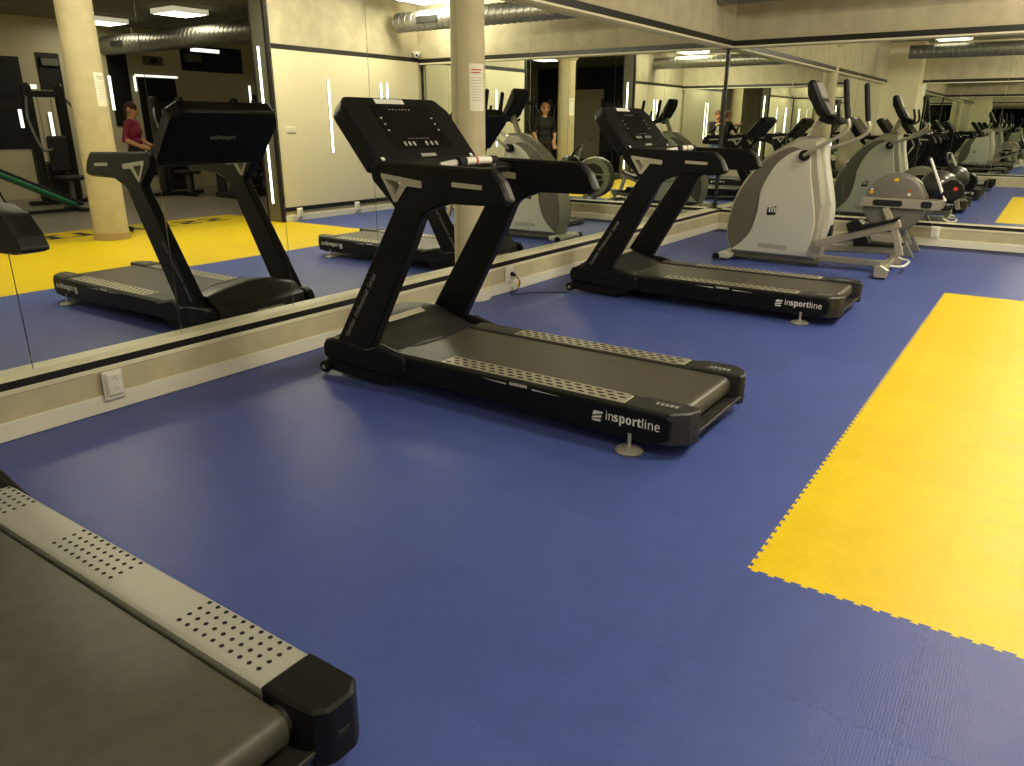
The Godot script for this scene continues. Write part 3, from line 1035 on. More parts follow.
	var cxf := Transform3D(Basis(Vector3(0, 0, -1), e, Vector3(0, 0, -1).cross(e)), Vector3(0.900, 1.205, 0))
	# local x -> -z, local y up the face, local z out of the face
	var cb := Geo.new()
	cb.prism(rounded([[-0.412, -0.02, 0.02], [0.415, -0.02, 0.02], [0.41, 0.31, 0.05], [0.34, 0.398, 0.06], [-0.35, 0.398, 0.05], [-0.412, 0.33, 0.05]], 6), -0.105, 0.0, 0.016, cxf)
	var con := put(cb, "console", M.black_plastic, t, 30.0)
	var sc := Geo.new()
	sc.prism(rounded([[-0.225, 0.05, 0.01], [0.245, 0.05, 0.01], [0.245, 0.33, 0.01], [-0.225, 0.33, 0.01]], 3), 0.0, 0.002, 0.0005, cxf)
	put(sc, "screen", M.screen_black, con)
	var bu := Geo.new()
	for k in [-0.13, -0.095, -0.06, 0.04, 0.08, 0.12]:
		bu.prism(oval(Vector2(k, 0.082), 0.010, 0.015, 12), 0.002, 0.0035, 0.0, cxf)
	for k in 7:
		bu.prism(oval(Vector2(-0.09 + k * 0.026, 0.306), 0.005, 0.004, 8), 0.002, 0.003, 0.0, cxf)
	for k in 3:
		for s in both():
			bu.prism(oval(Vector2(0.01 + s * 0.20, 0.17 + k * 0.04), 0.009, 0.006, 8), 0.002, 0.003, 0.0, cxf)
	for k in 9:
		bu.prism(oval(Vector2(-0.08 + k * 0.02, 0.115), 0.004, 0.003, 6), 0.002, 0.003, 0.0, cxf)
	put(bu, "key_print", M.print_grey, con)
	var lb := Geo.new()
	lb.box(Vector3(-0.16, 0.345, 0.0), Vector3(0.06, 0.376, 0.002), 0.0, cxf)
	put(lb, "name_strip", M.print_white, con)
	for s in both():
		put(bx_at(Vector3(s * 0.36 - 0.012, -0.015, 0.0), Vector3(s * 0.36 + 0.012, 0.005, 0.0015), cxf), "square_label", M.print_white, con)
	put(bx_at(Vector3(-0.06, -0.002, 0.0), Vector3(0.06, 0.018, 0.0015), cxf), "badge_print", M.print_grey, con)
	lettering("insportline", 0.03, font_bold, M.print_grey, con, cxf * Transform3D(Basis(Vector3.UP, PI), Vector3(0.10, 0.16, -0.1055)), "back_lettering", 0.19)
	# tray and cross bar under the console
	var ty := Geo.new()
	ty.prism(rounded([[0.86, 1.10, 0.02], [1.17, 1.115, 0.03], [1.20, 1.15, 0.02], [1.16, 1.168, 0.01], [0.93, 1.19, 0.01], [0.88, 1.19, 0.01]], 4), -0.365, 0.365, 0.008)
	put(ty, "tray", M.black_plastic, t)
	var cbh := Geo.new()
	cbh.tube(smooth_path([Vector3(1.16, 1.168, 0.22), Vector3(1.22, 1.188, 0.12), Vector3(1.23, 1.192, 0.0), Vector3(1.22, 1.188, -0.12), Vector3(1.16, 1.168, -0.22)], 5), [0.019], 12)
	var bar := put(cbh, "pulse_bar", M.print_white, t)
	for k in [0.13, -0.13]:
		var gr := Geo.new()
		gr.tube(PackedVector3Array([Vector3(1.222, 1.19, k + 0.028), Vector3(1.222, 1.19, k - 0.028)]), [0.0215], 12)
		put(gr, "pulse_sensor", M.hole_black, bar)
	var rb := Geo.new()
	rb.tube(PackedVector3Array([Vector3(1.2296, 1.1918, 0.035), Vector3(1.2296, 1.1918, 0.022)]), [0.0212], 12)
	put(rb, "red_band", M.print_red, bar)
	var em := Geo.new()
	em.prism(oval(Vector2.ZERO, 0.02, 0.02, 14), 0.0, 0.012, 0.002, flat_frame_at(Vector3(1.08, 1.172, -0.02)))
	put(em, "stop_key", M.print_red, t)
	# --- markings along the skirts
	if perforated:
		for s in both():
			var zf2: float = s * 0.4206
			var sx: float = 1.0 if s > 0.0 else -1.0
			var bxf := Transform3D(Basis(Vector3(sx, 0, 0), Vector3(0, 1, 0), Vector3(0, 0, sx)), Vector3(2.175 if s > 0.0 else 2.51, 0.108, zf2))
			word_mark(t, bxf)
			var gxf := Transform3D(Basis(Vector3(sx, 0, 0), Vector3(0, 1, 0), Vector3(0, 0, sx)), Vector3(1.72 if s > 0.0 else 1.83, 0.178, zf2))
			lettering("GARDIAN", 0.015, font_bold, M.print_white, t, gxf, "side_lettering", 0.10)
			var ln := Geo.new()
			ln.prism(PackedVector2Array([Vector2(1.56, 0.188), Vector2(1.70, 0.181), Vector2(1.70, 0.187)]), -0.0008, 0.0008, 0.0, Transform3D(Basis.IDENTITY, Vector3(0, 0, zf2)))
			put(ln, "side_stripe", M.print_white, t)
			ln = Geo.new()
			ln.prism(PackedVector2Array([Vector2(1.85, 0.181), Vector2(2.0, 0.182), Vector2(1.85, 0.187)]), -0.0008, 0.0008, 0.0, Transform3D(Basis.IDENTITY, Vector3(0, 0, zf2)))
			put(ln, "side_stripe", M.print_white, t)

func bx_at(lo: Vector3, hi: Vector3, xf: Transform3D) -> Geo:
	var g := Geo.new()
	g.box(lo, hi, 0.0, xf)
	return g

func mirror_y(p: PackedVector2Array, s: float) -> PackedVector2Array:
	if s > 0.0:
		return p
	var out := PackedVector2Array()
	for q in p:
		out.append(Vector2(q.x, -q.y))
	return out

func flat_frame_at(o: Vector3) -> Transform3D:
	return Transform3D(Basis(Vector3(1, 0, 0), Vector3(0, 0, -1), Vector3(0, 1, 0)), o)

# white slanted emblem followed by the word, 0.335 m long, on the local xy plane
func word_mark(t: Node, xf: Transform3D) -> void:
	var g := Geo.new()
	var h := 0.048
	for q in [[[0.004, 0.0], [0.044, 0.0], [0.044, 0.012], [0.0, 0.006]], [[0.0, 0.011], [0.047, 0.020], [0.05, 0.030], [0.012, 0.022], [0.001, 0.018]], [[0.003, 0.026], [0.012, 0.029], [0.052, 0.039], [0.054, h], [0.010, h], [0.006, h - 0.005]]]:
		var p := PackedVector2Array()
		for c in q:
			p.append(Vector2(c[0], c[1]))
		g.prism(p, -0.0008, 0.0008, 0.0, xf)
	put(g, "emblem", M.print_white, t)
	var y := 0.002
	lettering("in", 0.041, font_regular, M.print_white, t, xf * Transform3D(Basis.IDENTITY, Vector3(0.066, y, 0)), "word_mark", 0.036)
	lettering("sport", 0.041, font_bold, M.print_white, t, xf * Transform3D(Basis.IDENTITY, Vector3(0.107, y, 0)), "word_mark", 0.132)
	lettering("line", 0.041, font_regular, M.print_white, t, xf * Transform3D(Basis.IDENTITY, Vector3(0.242, y, 0)), "word_mark", 0.082)

func pv(a: Array) -> PackedVector2Array:
	var out := PackedVector2Array()
	for q in a:
		out.append(Vector2(q[0], q[1]))
	return out

# closed smooth outline through points
func smooth_poly(a: Array, steps := 4) -> PackedVector2Array:
	var out := PackedVector2Array()
	var n := a.size()
	for i in n:
		var p0 := Vector2(a[(i + n - 1) % n][0], a[(i + n - 1) % n][1])
		var p1 := Vector2(a[i][0], a[i][1])
		var p2 := Vector2(a[(i + 1) % n][0], a[(i + 1) % n][1])
		var p3 := Vector2(a[(i + 2) % n][0], a[(i + 2) % n][1])
		var sharp: bool = a[i].size() > 2
		var sharp2: bool = a[(i + 1) % n].size() > 2
		if sharp:
			p0 = p1 + (p1 - p2)
		if sharp2:
			p3 = p2 + (p2 - p1)
		for s in steps:
			out.append(p1.cubic_interpolate(p2, p0, p3, float(s) / steps))
	return out

func cross_trainer() -> void:
	# x runs away from the mirror row, the machine's own middle is z = 0
	var t := thing("cross_trainer", "grey cross trainer with tall moving handles beside the end mirrors", "cross trainer", Vector3(0, 0, 2.20))
	var outer := smooth_poly([[1.001, 0.068, 1], [0.932, 0.229], [0.933, 0.434], [0.993, 0.679], [1.132, 0.92], [1.311, 1.096], [1.489, 1.211], [1.576, 1.255], [1.70, 1.262, 1], [1.772, 1.242, 1], [1.79, 1.08], [1.845, 0.873], [1.885, 0.655], [1.888, 0.505], [1.885, 0.312], [1.87, 0.068, 1]])
	var g := Geo.new()
	g.prism(outer, -0.13, 0.13, 0.035)
	var body := put(g, "housing", M.shell_rim, t, 50.0)
	for s in both():
		# dark inlay and pale cover on each side
		var dk := Geo.new()
		var dpoly := smooth_poly([[1.02, 0.09, 1], [0.958, 0.235], [0.96, 0.434], [1.018, 0.665], [1.152, 0.895], [1.325, 1.068], [1.50, 1.160], [1.62, 1.135, 1], [1.50, 1.06], [1.34, 0.86], [1.30, 0.55], [1.20, 0.25], [1.06, 0.10, 1]])
		dk.prism(dpoly, -0.006, 0.006, 0.002, Transform3D(Basis.IDENTITY, Vector3(0, 0, s * 0.134)))
		put(dk, "dark_inlay", M.shell_dark, body, 50.0)
		var lt := Geo.new()
		var lpoly := smooth_poly([[1.004, 0.11, 1], [1.11, 0.205], [1.195, 0.331], [1.244, 0.535], [1.261, 0.751], [1.364, 0.966], [1.47, 1.075], [1.574, 1.13], [1.66, 1.135, 1], [1.707, 1.105, 1], [1.72, 0.98], [1.738, 0.867], [1.79, 0.646], [1.818, 0.50], [1.825, 0.381], [1.778, 0.103, 1]])
		lt.prism(lpoly, -0.012, 0.012, 0.008, Transform3D(Basis.IDENTITY, Vector3(0, 0, s * 0.144)))
		var cov := put(lt, "side_cover", M.shell_light, body, 50.0)
		var zf: float = s * 0.1565
		var slot := Geo.new()
		slot.prism(rounded([[1.29, 0.165, 0.02], [1.59, 0.155, 0.02], [1.59, 0.20, 0.02], [1.29, 0.21, 0.02]], 4), -0.003, 0.003, 0.002, Transform3D(Basis.IDENTITY, Vector3(0, 0, zf)))
		put(slot, "recess_lip", M.shell_rim, cov)
		var lg := Geo.new()
		lg.prism(pv([[1.345, 0.49], [1.435, 0.50], [1.435, 0.585], [1.345, 0.57]]), -0.001, 0.001, 0.0, Transform3D(Basis.IDENTITY, Vector3(0, 0, zf)))
		var em := put(lg, "emblem", M.hole_black, cov)
		var sx: float = 1.0 if s > 0.0 else -1.0
		lettering("in", 0.062, font_bold, M.print_white, em, Transform3D(Basis(Vector3(sx, 0, 0), Vector3(0, 1, 0), Vector3(0, 0, sx)), Vector3(1.357 if s > 0.0 else 1.423, 0.502, zf + s * 0.0012)), "emblem_lettering", 0.066)
		if s < 0.0:
			lettering("insportline", 0.05, font_regular, M.hole_black, cov, Transform3D(Basis(Vector3(-1, 0, 0), Vector3(0, 1, 0), Vector3(0, 0, -1)), Vector3(1.70, 0.40, zf - 0.0008)), "side_lettering", 0.26)
		# pivot boss and moving handle
		var bo := Geo.new()
		bo.lathe([Vector2(0, -0.03), Vector2(0.048, -0.03), Vector2(0.052, -0.022), Vector2(0.052, 0.02), Vector2(0.044, 0.03), Vector2(0, 0.03)], 20, Transform3D(Basis(Vector3(1, 0, 0), PI / 2), Vector3(1.655, 1.085, s * 0.18)))
		put(bo, "pivot_boss", M.black_satin, t)
		var dx: float = 0.0 if s > 0.0 else 0.095
		var dy: float = 0.0 if s > 0.0 else -0.02
		var hn := Geo.new()
		var zz: float = s * 0.225
		hn.tube(smooth_path([Vector3(1.655, 1.085, s * 0.20), Vector3(1.72, 1.125, zz), Vector3(1.86 + dx * 0.6, 1.21 + dy, zz), Vector3(1.985 + dx, 1.285 + dy, zz), Vector3(2.035 + dx, 1.355 + dy, zz), Vector3(2.012 + dx, 1.43 + dy, zz)], 6), [0.018], 12)
		var hnd := put(hn, "moving_handle", M.arm_silver, t)
		var gp := Geo.new()
		gp.tube(smooth_path([Vector3(2.014 + dx, 1.42 + dy, zz), Vector3(1.985 + dx, 1.58 + dy, zz), Vector3(1.958 + dx, 1.745 + dy, zz), Vector3(1.957 + dx, 1.757 + dy, zz)], 4), [0.023, 0.025, 0.026, 0.026, 0.026, 0.026, 0.026, 0.026, 0.026, 0.024, 0.02, 0.014, 0.01], 12)
		put(gp, "hand_grip", M.black_satin, hnd)
		# pedal arm with its foot plate
		var near: bool = s > 0.0
		var pa := Vector3(1.86, 0.25 if near else 0.17, s * 0.20)
		var pb := Vector3(2.60, 0.505 if near else 0.205, s * 0.20)
		var ar := Geo.new()
		var axf := frame(pa, pb - pa, Vector3.UP)
		var al := pa.distance_to(pb)
		ar.box(Vector3(0, -0.042, -0.034), Vector3(al, 0.036, 0.034), 0.010, axf)
		var arm := put(ar, "pedal_arm", M.arm_silver, t)
		var fp := Geo.new()
		fp.prism(rounded([[al - 0.44, 0.03, 0.01], [al - 0.02, 0.03, 0.01], [al + 0.02, 0.062, 0.01], [al - 0.10, 0.052, 0.02], [al - 0.30, 0.070, 0.02], [al - 0.33, 0.135, 0.03], [al - 0.45, 0.125, 0.03]], 4), -0.10, 0.08, 0.008, axf)
		put(fp, "foot_plate", M.black_satin, arm)
		var lg2 := Geo.new()
		lg2.box(Vector3(al - 0.09, -0.30 if near else -0.14, -0.022), Vector3(al - 0.03, 0.0, 0.022), 0.006, axf)
		put(lg2, "roller_leg", M.arm_silver, arm)
	# white inner column at the rear of the housing
	var col := Geo.new()
	col.prism(smooth_poly([[1.79, 0.25, 1], [1.80, 0.50], [1.80, 0.78], [1.77, 1.02], [1.76, 1.20, 1], [1.83, 1.20, 1], [1.85, 1.02], [1.91, 0.80], [1.955, 0.60], [1.955, 0.42], [1.92, 0.25, 1]]), -0.075, 0.075, 0.02)
	put(col, "rear_column", M.shell_light, t, 50.0)
	put(bx(Vector3(1.93, 0.30, -0.05), Vector3(1.965, 0.42, 0.05), 0.006), "latch", M.black_satin, t)
	# base
	put(bx(Vector3(1.00, 0.03, -0.115), Vector3(1.90, 0.075, 0.115), 0.01), "base_pan", M.shell_dark, t)
	put(bx(Vector3(1.84, 0.05, -0.035), Vector3(2.52, 0.115, 0.035), 0.008), "base_rail", M.arm_silver, t)
	put(bx(Vector3(1.85, 0.09, -0.10), Vector3(1.90, 0.28, 0.10), 0.008), "base_post", M.arm_silver, t)
	var fb := Geo.new()
	fb.prism(rounded([[0.87, 0.025, 0.015], [1.02, 0.025, 0.01], [1.04, 0.075, 0.02], [0.95, 0.085, 0.02], [0.87, 0.065, 0.015]], 4), -0.25, 0.25, 0.008)
	put(fb, "front_bar", M.shell_light, t)
	for s in both():
		var wh := Geo.new()
		wh.lathe([Vector2(0, -0.014), Vector2(0.034, -0.014), Vector2(0.038, 0.0), Vector2(0.034, 0.014), Vector2(0, 0.014)], 18, Transform3D(Basis(Vector3(1, 0, 0), PI / 2), Vector3(0.89, 0.045, s * 0.268)))
		put(wh, "front_wheel", M.black_satin, t)
		var rf := Geo.new()
		rf.prism(rounded([[2.47, 0.012, 0.01], [2.58, 0.012, 0.01], [2.60, 0.09, 0.02], [2.52, 0.135, 0.02], [2.46, 0.12, 0.01]], 4), -0.03, 0.03, 0.008, Transform3D(Basis.IDENTITY, Vector3(0, 0, s * 0.38)))
		var f := put(rf, "rear_foot", M.arm_silver, t)
		put(bx(Vector3(2.48, 0.002, s * 0.38 - 0.026), Vector3(2.57, 0.014, s * 0.38 + 0.026), 0.002), "rubber_pad", M.black_satin, f)
	put(bx(Vector3(2.475, 0.055, -0.36), Vector3(2.555, 0.12, 0.36), 0.01), "rear_bar", M.arm_silver, t)
	var lo := Geo.new()
	lo.tube(smooth_path([Vector3(2.55, 0.085, 0.10), Vector3(2.64, 0.082, 0.07), Vector3(2.665, 0.08, -0.05), Vector3(2.665, 0.08, -0.25), Vector3(2.64, 0.082, -0.36), Vector3(2.55, 0.085, -0.40)], 5), [0.012], 10)
	put(lo, "lift_handle", M.print_white, t)
	# mast and console
	var ms := Geo.new()
	ms.tube(PackedVector3Array([Vector3(1.62, 1.20, 0), Vector3(1.73, 1.46, 0)]), [0.034], 14)
	put(ms, "mast", M.arm_silver, t)
	var cs := Geo.new()
	cs.prism(rounded([[1.585, 1.745, 0.03], [1.60, 1.64, 0.03], [1.70, 1.47, 0.05], [1.79, 1.405, 0.04], [1.93, 1.385, 0.02], [1.93, 1.42, 0.02], [1.835, 1.455, 0.03], [1.74, 1.60, 0.03], [1.655, 1.765, 0.02], [1.62, 1.775, 0.02]], 5), -0.15, 0.15, 0.025)
	var con := put(cs, "console", M.black_satin, t, 40.0)
	var cxf := frame(Vector3(1.742, 1.602, 0), Vector3(0, 0, -1), Vector3(-0.49, 0.95, 0).normalized())
	put(bx_at(Vector3(-0.12, 0.01, -0.002), Vector3(0.12, 0.17, 0.004), cxf), "display", M.sign_grey, con)
	var dxf := frame(Vector3(1.838, 1.455, 0), Vector3(0, 0, -1), Vector3(-0.55, 0.84, 0).normalized())
	put(bx_at(Vector3(-0.11, 0.01, -0.002), Vector3(0.11, 0.14, 0.004), dxf), "key_panel", M.machine_grey, con)
	var fh := Geo.new()
	fh.tube(smooth_path([Vector3(1.75, 1.42, 0.17), Vector3(1.87, 1.385, 0.21), Vector3(1.93, 1.44, 0.22), Vector3(1.90, 1.58, 0.22)], 5), [0.016], 10)
	put(fh, "fixed_grip", M.black_satin, t)
	var fh2 := Geo.new()
	fh2.tube(smooth_path([Vector3(1.75, 1.42, -0.17), Vector3(1.87, 1.385, -0.21), Vector3(1.93, 1.44, -0.22), Vector3(1.90, 1.58, -0.22)], 5), [0.016], 10)
	put(fh2, "fixed_grip", M.black_satin, t)

func flywheel_trainer() -> void:
	var t := thing("flywheel_trainer", "low exercise machine with a grey disc guard and silver crossbar", "exercise machine", Vector3(0, 0, 0.80))
	var c := Vector3(2.29, 0.545, 0)
	var d := Geo.new()
	d.lathe([Vector2(0, -0.09), Vector2(0.28, -0.09), Vector2(0.315, -0.07), Vector2(0.325, 0.0), Vector2(0.315, 0.07), Vector2(0.28, 0.09), Vector2(0, 0.09)], 48, Transform3D(Basis(Vector3(1, 0, 0), PI / 2), c))
	var disc := put(d, "disc_guard", M.disc_grey, t, 30.0)
	var fw := Geo.new()
	fw.lathe([Vector2(0.22, -0.012), Vector2(0.30, -0.014), Vector2(0.318, 0.0), Vector2(0.30, 0.014), Vector2(0.22, 0.012), Vector2(0.22, -0.012)], 40, Transform3D(Basis(Vector3(1, 0, 0), PI / 2), c + Vector3(0, 0, -0.105)))
	put(fw, "flywheel_rim", M.chrome, t, 30.0)
	var fk := Geo.new()
	fk.lathe([Vector2(0, -0.006), Vector2(0.225, -0.006), Vector2(0.225, 0.006), Vector2(0, 0.006)], 32, Transform3D(Basis(Vector3(1, 0, 0), PI / 2), c + Vector3(0, 0, -0.10)))
	put(fk, "flywheel_web", M.gloss_black, t)
	for q in [[2.285, 0.80, 0.026, "sticker_yellow"], [2.05, 0.66, 0.02, "sticker_yellow"], [2.05, 0.69, 0.014, "print_white"], [2.43, 0.69, 0.014, "print_red"], [2.43, 0.65, 0.018, "print_white"]]:
		var k := Geo.new()
		k.prism(oval(Vector2(q[0], q[1]), q[2], q[2] * 0.8, 12), 0.0885, 0.0915)
		put(k, "sticker", M[q[3]], disc)
	for s in both():
		var b := Geo.new()
		b.prism(rounded([[1.955, 0.505, 0.02], [2.76, 0.50, 0.02], [2.785, 0.62, 0.02], [2.70, 0.60, 0.02], [1.955, 0.605, 0.02]], 4), -0.018, 0.018, 0.006, Transform3D(Basis.IDENTITY, Vector3(0, 0, s * 0.13)))
		var bar := put(b, "crossbar", M.arm_silver, t)
		for q in [[2.235, 0.15, 0.033], [2.62, 0.055, 0.036]]:
			var o := Geo.new()
			o.prism(rounded([[q[0] - q[1], 0.552 - q[2], q[2]], [q[0] + q[1], 0.552 - q[2], q[2]], [q[0] + q[1], 0.552 + q[2], q[2]], [q[0] - q[1], 0.552 + q[2], q[2]]], 6), 0.0, 0.004, 0.001, Transform3D(Basis.IDENTITY, Vector3(0, 0, s * 0.148 - (0.0 if s > 0.0 else 0.004))))
			put(o, "oval_inset", M.hole_black, bar)
		var lg := Geo.new()
		var a := Vector3(2.22, 0.50, s * 0.13)
		var e := Vector3(2.50, 0.03, s * 0.24)
		lg.box(Vector3(0, -0.035, -0.016), Vector3(a.distance_to(e), 0.035, 0.016), 0.006, frame(a, e - a, Vector3(1, 0.4, 0)))
		put(lg, "leg", M.arm_silver, t)
		var ft := Geo.new()
		ft.prism(rounded([[2.41, 0.0, 0.01], [2.60, 0.0, 0.01], [2.50, 0.17, 0.02], [2.42, 0.12, 0.01]], 4), -0.035, 0.035, 0.006, Transform3D(Basis.IDENTITY, Vector3(0, 0, s * 0.25)))
		put(ft, "foot", M.machine_grey, t)
	put(bx(Vector3(1.60, 0.01, -0.26), Vector3(1.68, 0.07, 0.26), 0.01), "front_bar", M.machine_grey, t)
	put(bx(Vector3(1.64, 0.03, -0.04), Vector3(2.44, 0.08, 0.04), 0.008), "base_rail", M.machine_grey, t)
	# glossy drum and slanting post at the outer end
	var dr := Geo.new()
	dr.ball(Vector3(2.66, 0.74, -0.22), Vector3(0.19, 0.16, 0.16), 24)
	put(dr, "drum", M.gloss_black, t)
	put(bx(Vector3(2.55, 0.56, -0.24), Vector3(2.74, 0.66, -0.12), 0.02), "drum_bracket", M.black_satin, t)
	var po := Geo.new()
	po.tube(PackedVector3Array([Vector3(2.57, 1.03, 0.02), Vector3(2.79, 0.60, 0.12)]), [0.014], 10)
	put(po, "slanted_post", M.print_white, t)
	var hb := Geo.new()
	hb.tube(smooth_path([Vector3(2.57, 1.02, 0.02), Vector3(2.54, 1.03, -0.10), Vector3(2.56, 0.96, -0.22), Vector3(2.62, 0.86, -0.24)], 5), [0.018], 10)
	put(hb, "handle", M.black_satin, t)
	var st := Geo.new()
	st.lathe([Vector2(0, -0.05), Vector2(0.10, -0.05), Vector2(0.115, -0.03), Vector2(0.115, 0.03), Vector2(0.10, 0.05), Vector2(0, 0.05)], 10, Transform3D(Basis(Vector3(1, 0, 0), PI / 2), Vector3(2.82, 0.70, -0.10)))
	var pc := put(st, "pulley_cover", M.black_satin, t)
	var rl := Geo.new()
	rl.prism(oval(Vector2(2.85, 0.72), 0.024, 0.022, 14), -0.048, -0.0475)
	put(rl, "round_badge", M.print_red, pc)
	put(bx(Vector3(2.74, 0.62, -0.14), Vector3(2.80, 0.70, 0.12), 0.01), "link", M.black_satin, t)

# ------------------------------------------------------------------ weights area, seen through the mirrors
func weight_machine(at: Vector3, turn: float, label: String, h := 2.05) -> void:
	var t := thing("weight_machine", label, "weight machine", at, turn, "black weight machines")
	put(bx(Vector3(-0.55, 0.002, -0.06), Vector3(0.55, 0.07, 0.06), 0.01), "base", M.machine_black, t)
	put(bx(Vector3(-0.06, 0.002, -0.5), Vector3(0.06, 0.07, 0.6), 0.01), "base", M.machine_black, t)
	for s in both():
		put(bx(Vector3(s * 0.27 - 0.07, 0.06, -0.09), Vector3(s * 0.27 + 0.07, h, 0.09), 0.04), "upright", M.machine_black, t)
	put(bx(Vector3(-0.3, h - 0.22, -0.05), Vector3(0.3, h - 0.12, 0.05), 0.01), "top_beam", M.machine_black, t)
	for k in 12:
		put(bx(Vector3(-0.16, 0.10 + k * 0.052, -0.055), Vector3(0.16, 0.147 + k * 0.052, 0.055), 0.005), "weight_plate", M.machine_grey if k == 11 else M.pad_black, t)
	for s in both():
		var g := Geo.new()
		g.tube(PackedVector3Array([Vector3(s * 0.11, 0.08, 0), Vector3(s * 0.11, h - 0.15, 0)]), [0.010], 8)
		put(g, "guide_rod", M.chrome, t)
	var st := Geo.new()
	st.box(Vector3(-0.19, 0.42, 0.20), Vector3(0.19, 0.50, 0.60), 0.03)
	put(st, "seat", M.pad_black, t)
	var bk := Geo.new()
	bk.box(Vector3(-0.17, 0.55, 0.14), Vector3(0.17, 1.15, 0.22), 0.03)
	put(bk, "backrest", M.pad_black, t)
	put(bx(Vector3(-0.03, 0.06, 0.36), Vector3(0.03, 0.43, 0.44), 0.006), "seat_post", M.machine_grey, t)
	for s in both():
		var a := Geo.new()
		a.tube(smooth_path([Vector3(s * 0.30, h - 0.2, 0.05), Vector3(s * 0.45, 1.4, 0.30), Vector3(s * 0.42, 0.95, 0.55), Vector3(s * 0.30, 0.95, 0.62)], 5), [0.022], 10)
		put(a, "press_arm", M.machine_grey, t)

func build_weights_area() -> void:
	weight_machine(Vector3(10.6, 0, 3.55), -PI / 2, "black weight machine with two tall uprights beside the green bench", 2.0)
	weight_machine(Vector3(10.5, 0, 1.35), -PI / 2, "black weight machine in front of the horizontal light line", 1.85)
	weight_machine(Vector3(10.3, 0, -0.30), -PI / 2, "black weight machine in front of the wide cream panel", 1.85)
	weight_machine(Vector3(10.9, 0, 5.3), -PI / 2, "black weight machine behind the raised end of the green bench", 2.1)
	weight_machine(Vector3(8.6, 0, 8.2), -PI / 2, "black weight machine standing far along the grey floor", 2.1)
	weight_machine(Vector3(7.2, 0, 10.6), PI, "black weight machine before the narrow cream board of the black wall", 2.1)
	weight_machine(Vector3(9.2, 0, 10.8), PI, "black weight machine before the wide cream board of the black wall", 2.1)
	# long low platform with dumb-bell rack
	var rk := thing("dumbbell_rack", "black two-tier dumb-bell rack near the lit end post", "weight rack", Vector3(9.2, 0, 0.55), -PI / 2)
	for s in both():
		put(bx(Vector3(s * 0.6 - 0.03, 0.002, -0.25), Vector3(s * 0.6 + 0.03, 0.8, 0.0), 0.01), "side_frame", M.machine_black, rk)
	for k in [[0.30, 0.05], [0.70, -0.1]]:
		put(bx(Vector3(-0.62, k[0], k[1] - 0.17), Vector3(0.62, k[0] + 0.03, k[1] + 0.17), 0.006), "tier", M.machine_black, rk)
	put(bx(Vector3(-0.66, 0.002, -0.30), Vector3(0.66, 0.10, 0.28), 0.02), "platform", M.machine_black, rk)
	var proto: Node3D = null
	for k in 10:
		var row := k / 5
		var lx := -0.46 + (k % 5) * 0.23
		var at := Vector3(9.2 - (0.05 if row == 0 else -0.1), (0.33 if row == 0 else 0.73) + 0.062, 0.55 + lx)
		if proto == null:
			proto = thing("dumbbell", "black hexagonal dumb-bell on the two-tier rack", "dumb-bell", at, 0.0, "dumb-bells on the rack")
			var hb := Geo.new()
			hb.tube(PackedVector3Array([Vector3(-0.10, 0, 0), Vector3(0.10, 0, 0)]), [0.015], 8)
			put(hb, "handle", M.chrome, proto)
			for s in both():
				var hg := Geo.new()
				hg.tube(PackedVector3Array([Vector3(s * 0.07, 0, 0), Vector3(s * 0.08, 0, 0), Vector3(s * 0.15, 0, 0), Vector3(s * 0.16, 0, 0)]), [0.05, 0.06, 0.06, 0.05], 6)
				put(hg, "head", M.pad_black, proto)
		else:
			copy_thing(proto, "dumbbell", "black hexagonal dumb-bell on the two-tier rack", at, 0.0)
	# green incline bench
	var gb := thing("incline_bench", "long green padded incline bench on a black frame", "bench", Vector3(9.2, 0, 4.9))
	var xf := frame(Vector3(0, 0.10, -0.85), Vector3(1, 0, 0), Vector3(0, 0.80, 1.55).normalized())
	var p := Geo.new()
	p.box(Vector3(-0.15, 0.0, -0.03), Vector3(0.15, 1.80, 0.03), 0.022, xf)
	put(p, "pad", M.pad_green, gb)
	var q := Geo.new()
	q.box(Vector3(-0.04, -0.02, -0.09), Vector3(0.04, 1.80, -0.03), 0.006, xf)
	put(q, "pad_beam", M.machine_black, gb)
	put(bx(Vector3(-0.30, 0.002, -0.95), Vector3(0.30, 0.06, -0.83), 0.01), "foot_bar", M.machine_black, gb)
	put(bx(Vector3(-0.035, 0.002, -0.85), Vector3(0.035, 0.05, 1.0), 0.008), "base_beam", M.machine_black, gb)
	put(bx(Vector3(-0.30, 0.002, 0.90), Vector3(0.30, 0.06, 1.0), 0.01), "foot_bar", M.machine_black, gb)
	var sp := Geo.new()
	sp.tube(PackedVector3Array([Vector3(0, 0.05, 0.10), Vector3(0, 0.62, 0.28)]), [0.016], 8)
	put(sp, "strut", M.machine_black, gb)
	var up := Geo.new()
	up.tube(PackedVector3Array([Vector3(0, 0.05, 0.95), Vector3(0, 0.90, 0.80)]), [0.026], 8)
	put(up, "support_post", M.machine_black, gb)
	var ro := Geo.new()
	ro.tube(PackedVector3Array([Vector3(-0.24, 1.05, 0.78), Vector3(0.24, 1.05, 0.78)]), [0.06], 12)
	put(ro, "ankle_roller", M.pad_green, gb)
	# light lines and boards on the far wall
	var far := "white light line on the far wall of the weights area"
	led_strip(Vector3(FAR_X - 0.01, 2.29, 0.08), Vector3(FAR_X - 0.01, 2.29, 1.05), Vector3(-1, 0, 0), 0.04, "horizontal white light line on the far wall between black boards", "", false)
	led_strip(Vector3(FAR_X - 0.01, 1.98, 1.06), Vector3(FAR_X - 0.01, 2.28, 1.06), Vector3(-1, 0, 0), 0.05, "short vertical light line joining the horizontal one", "", false)
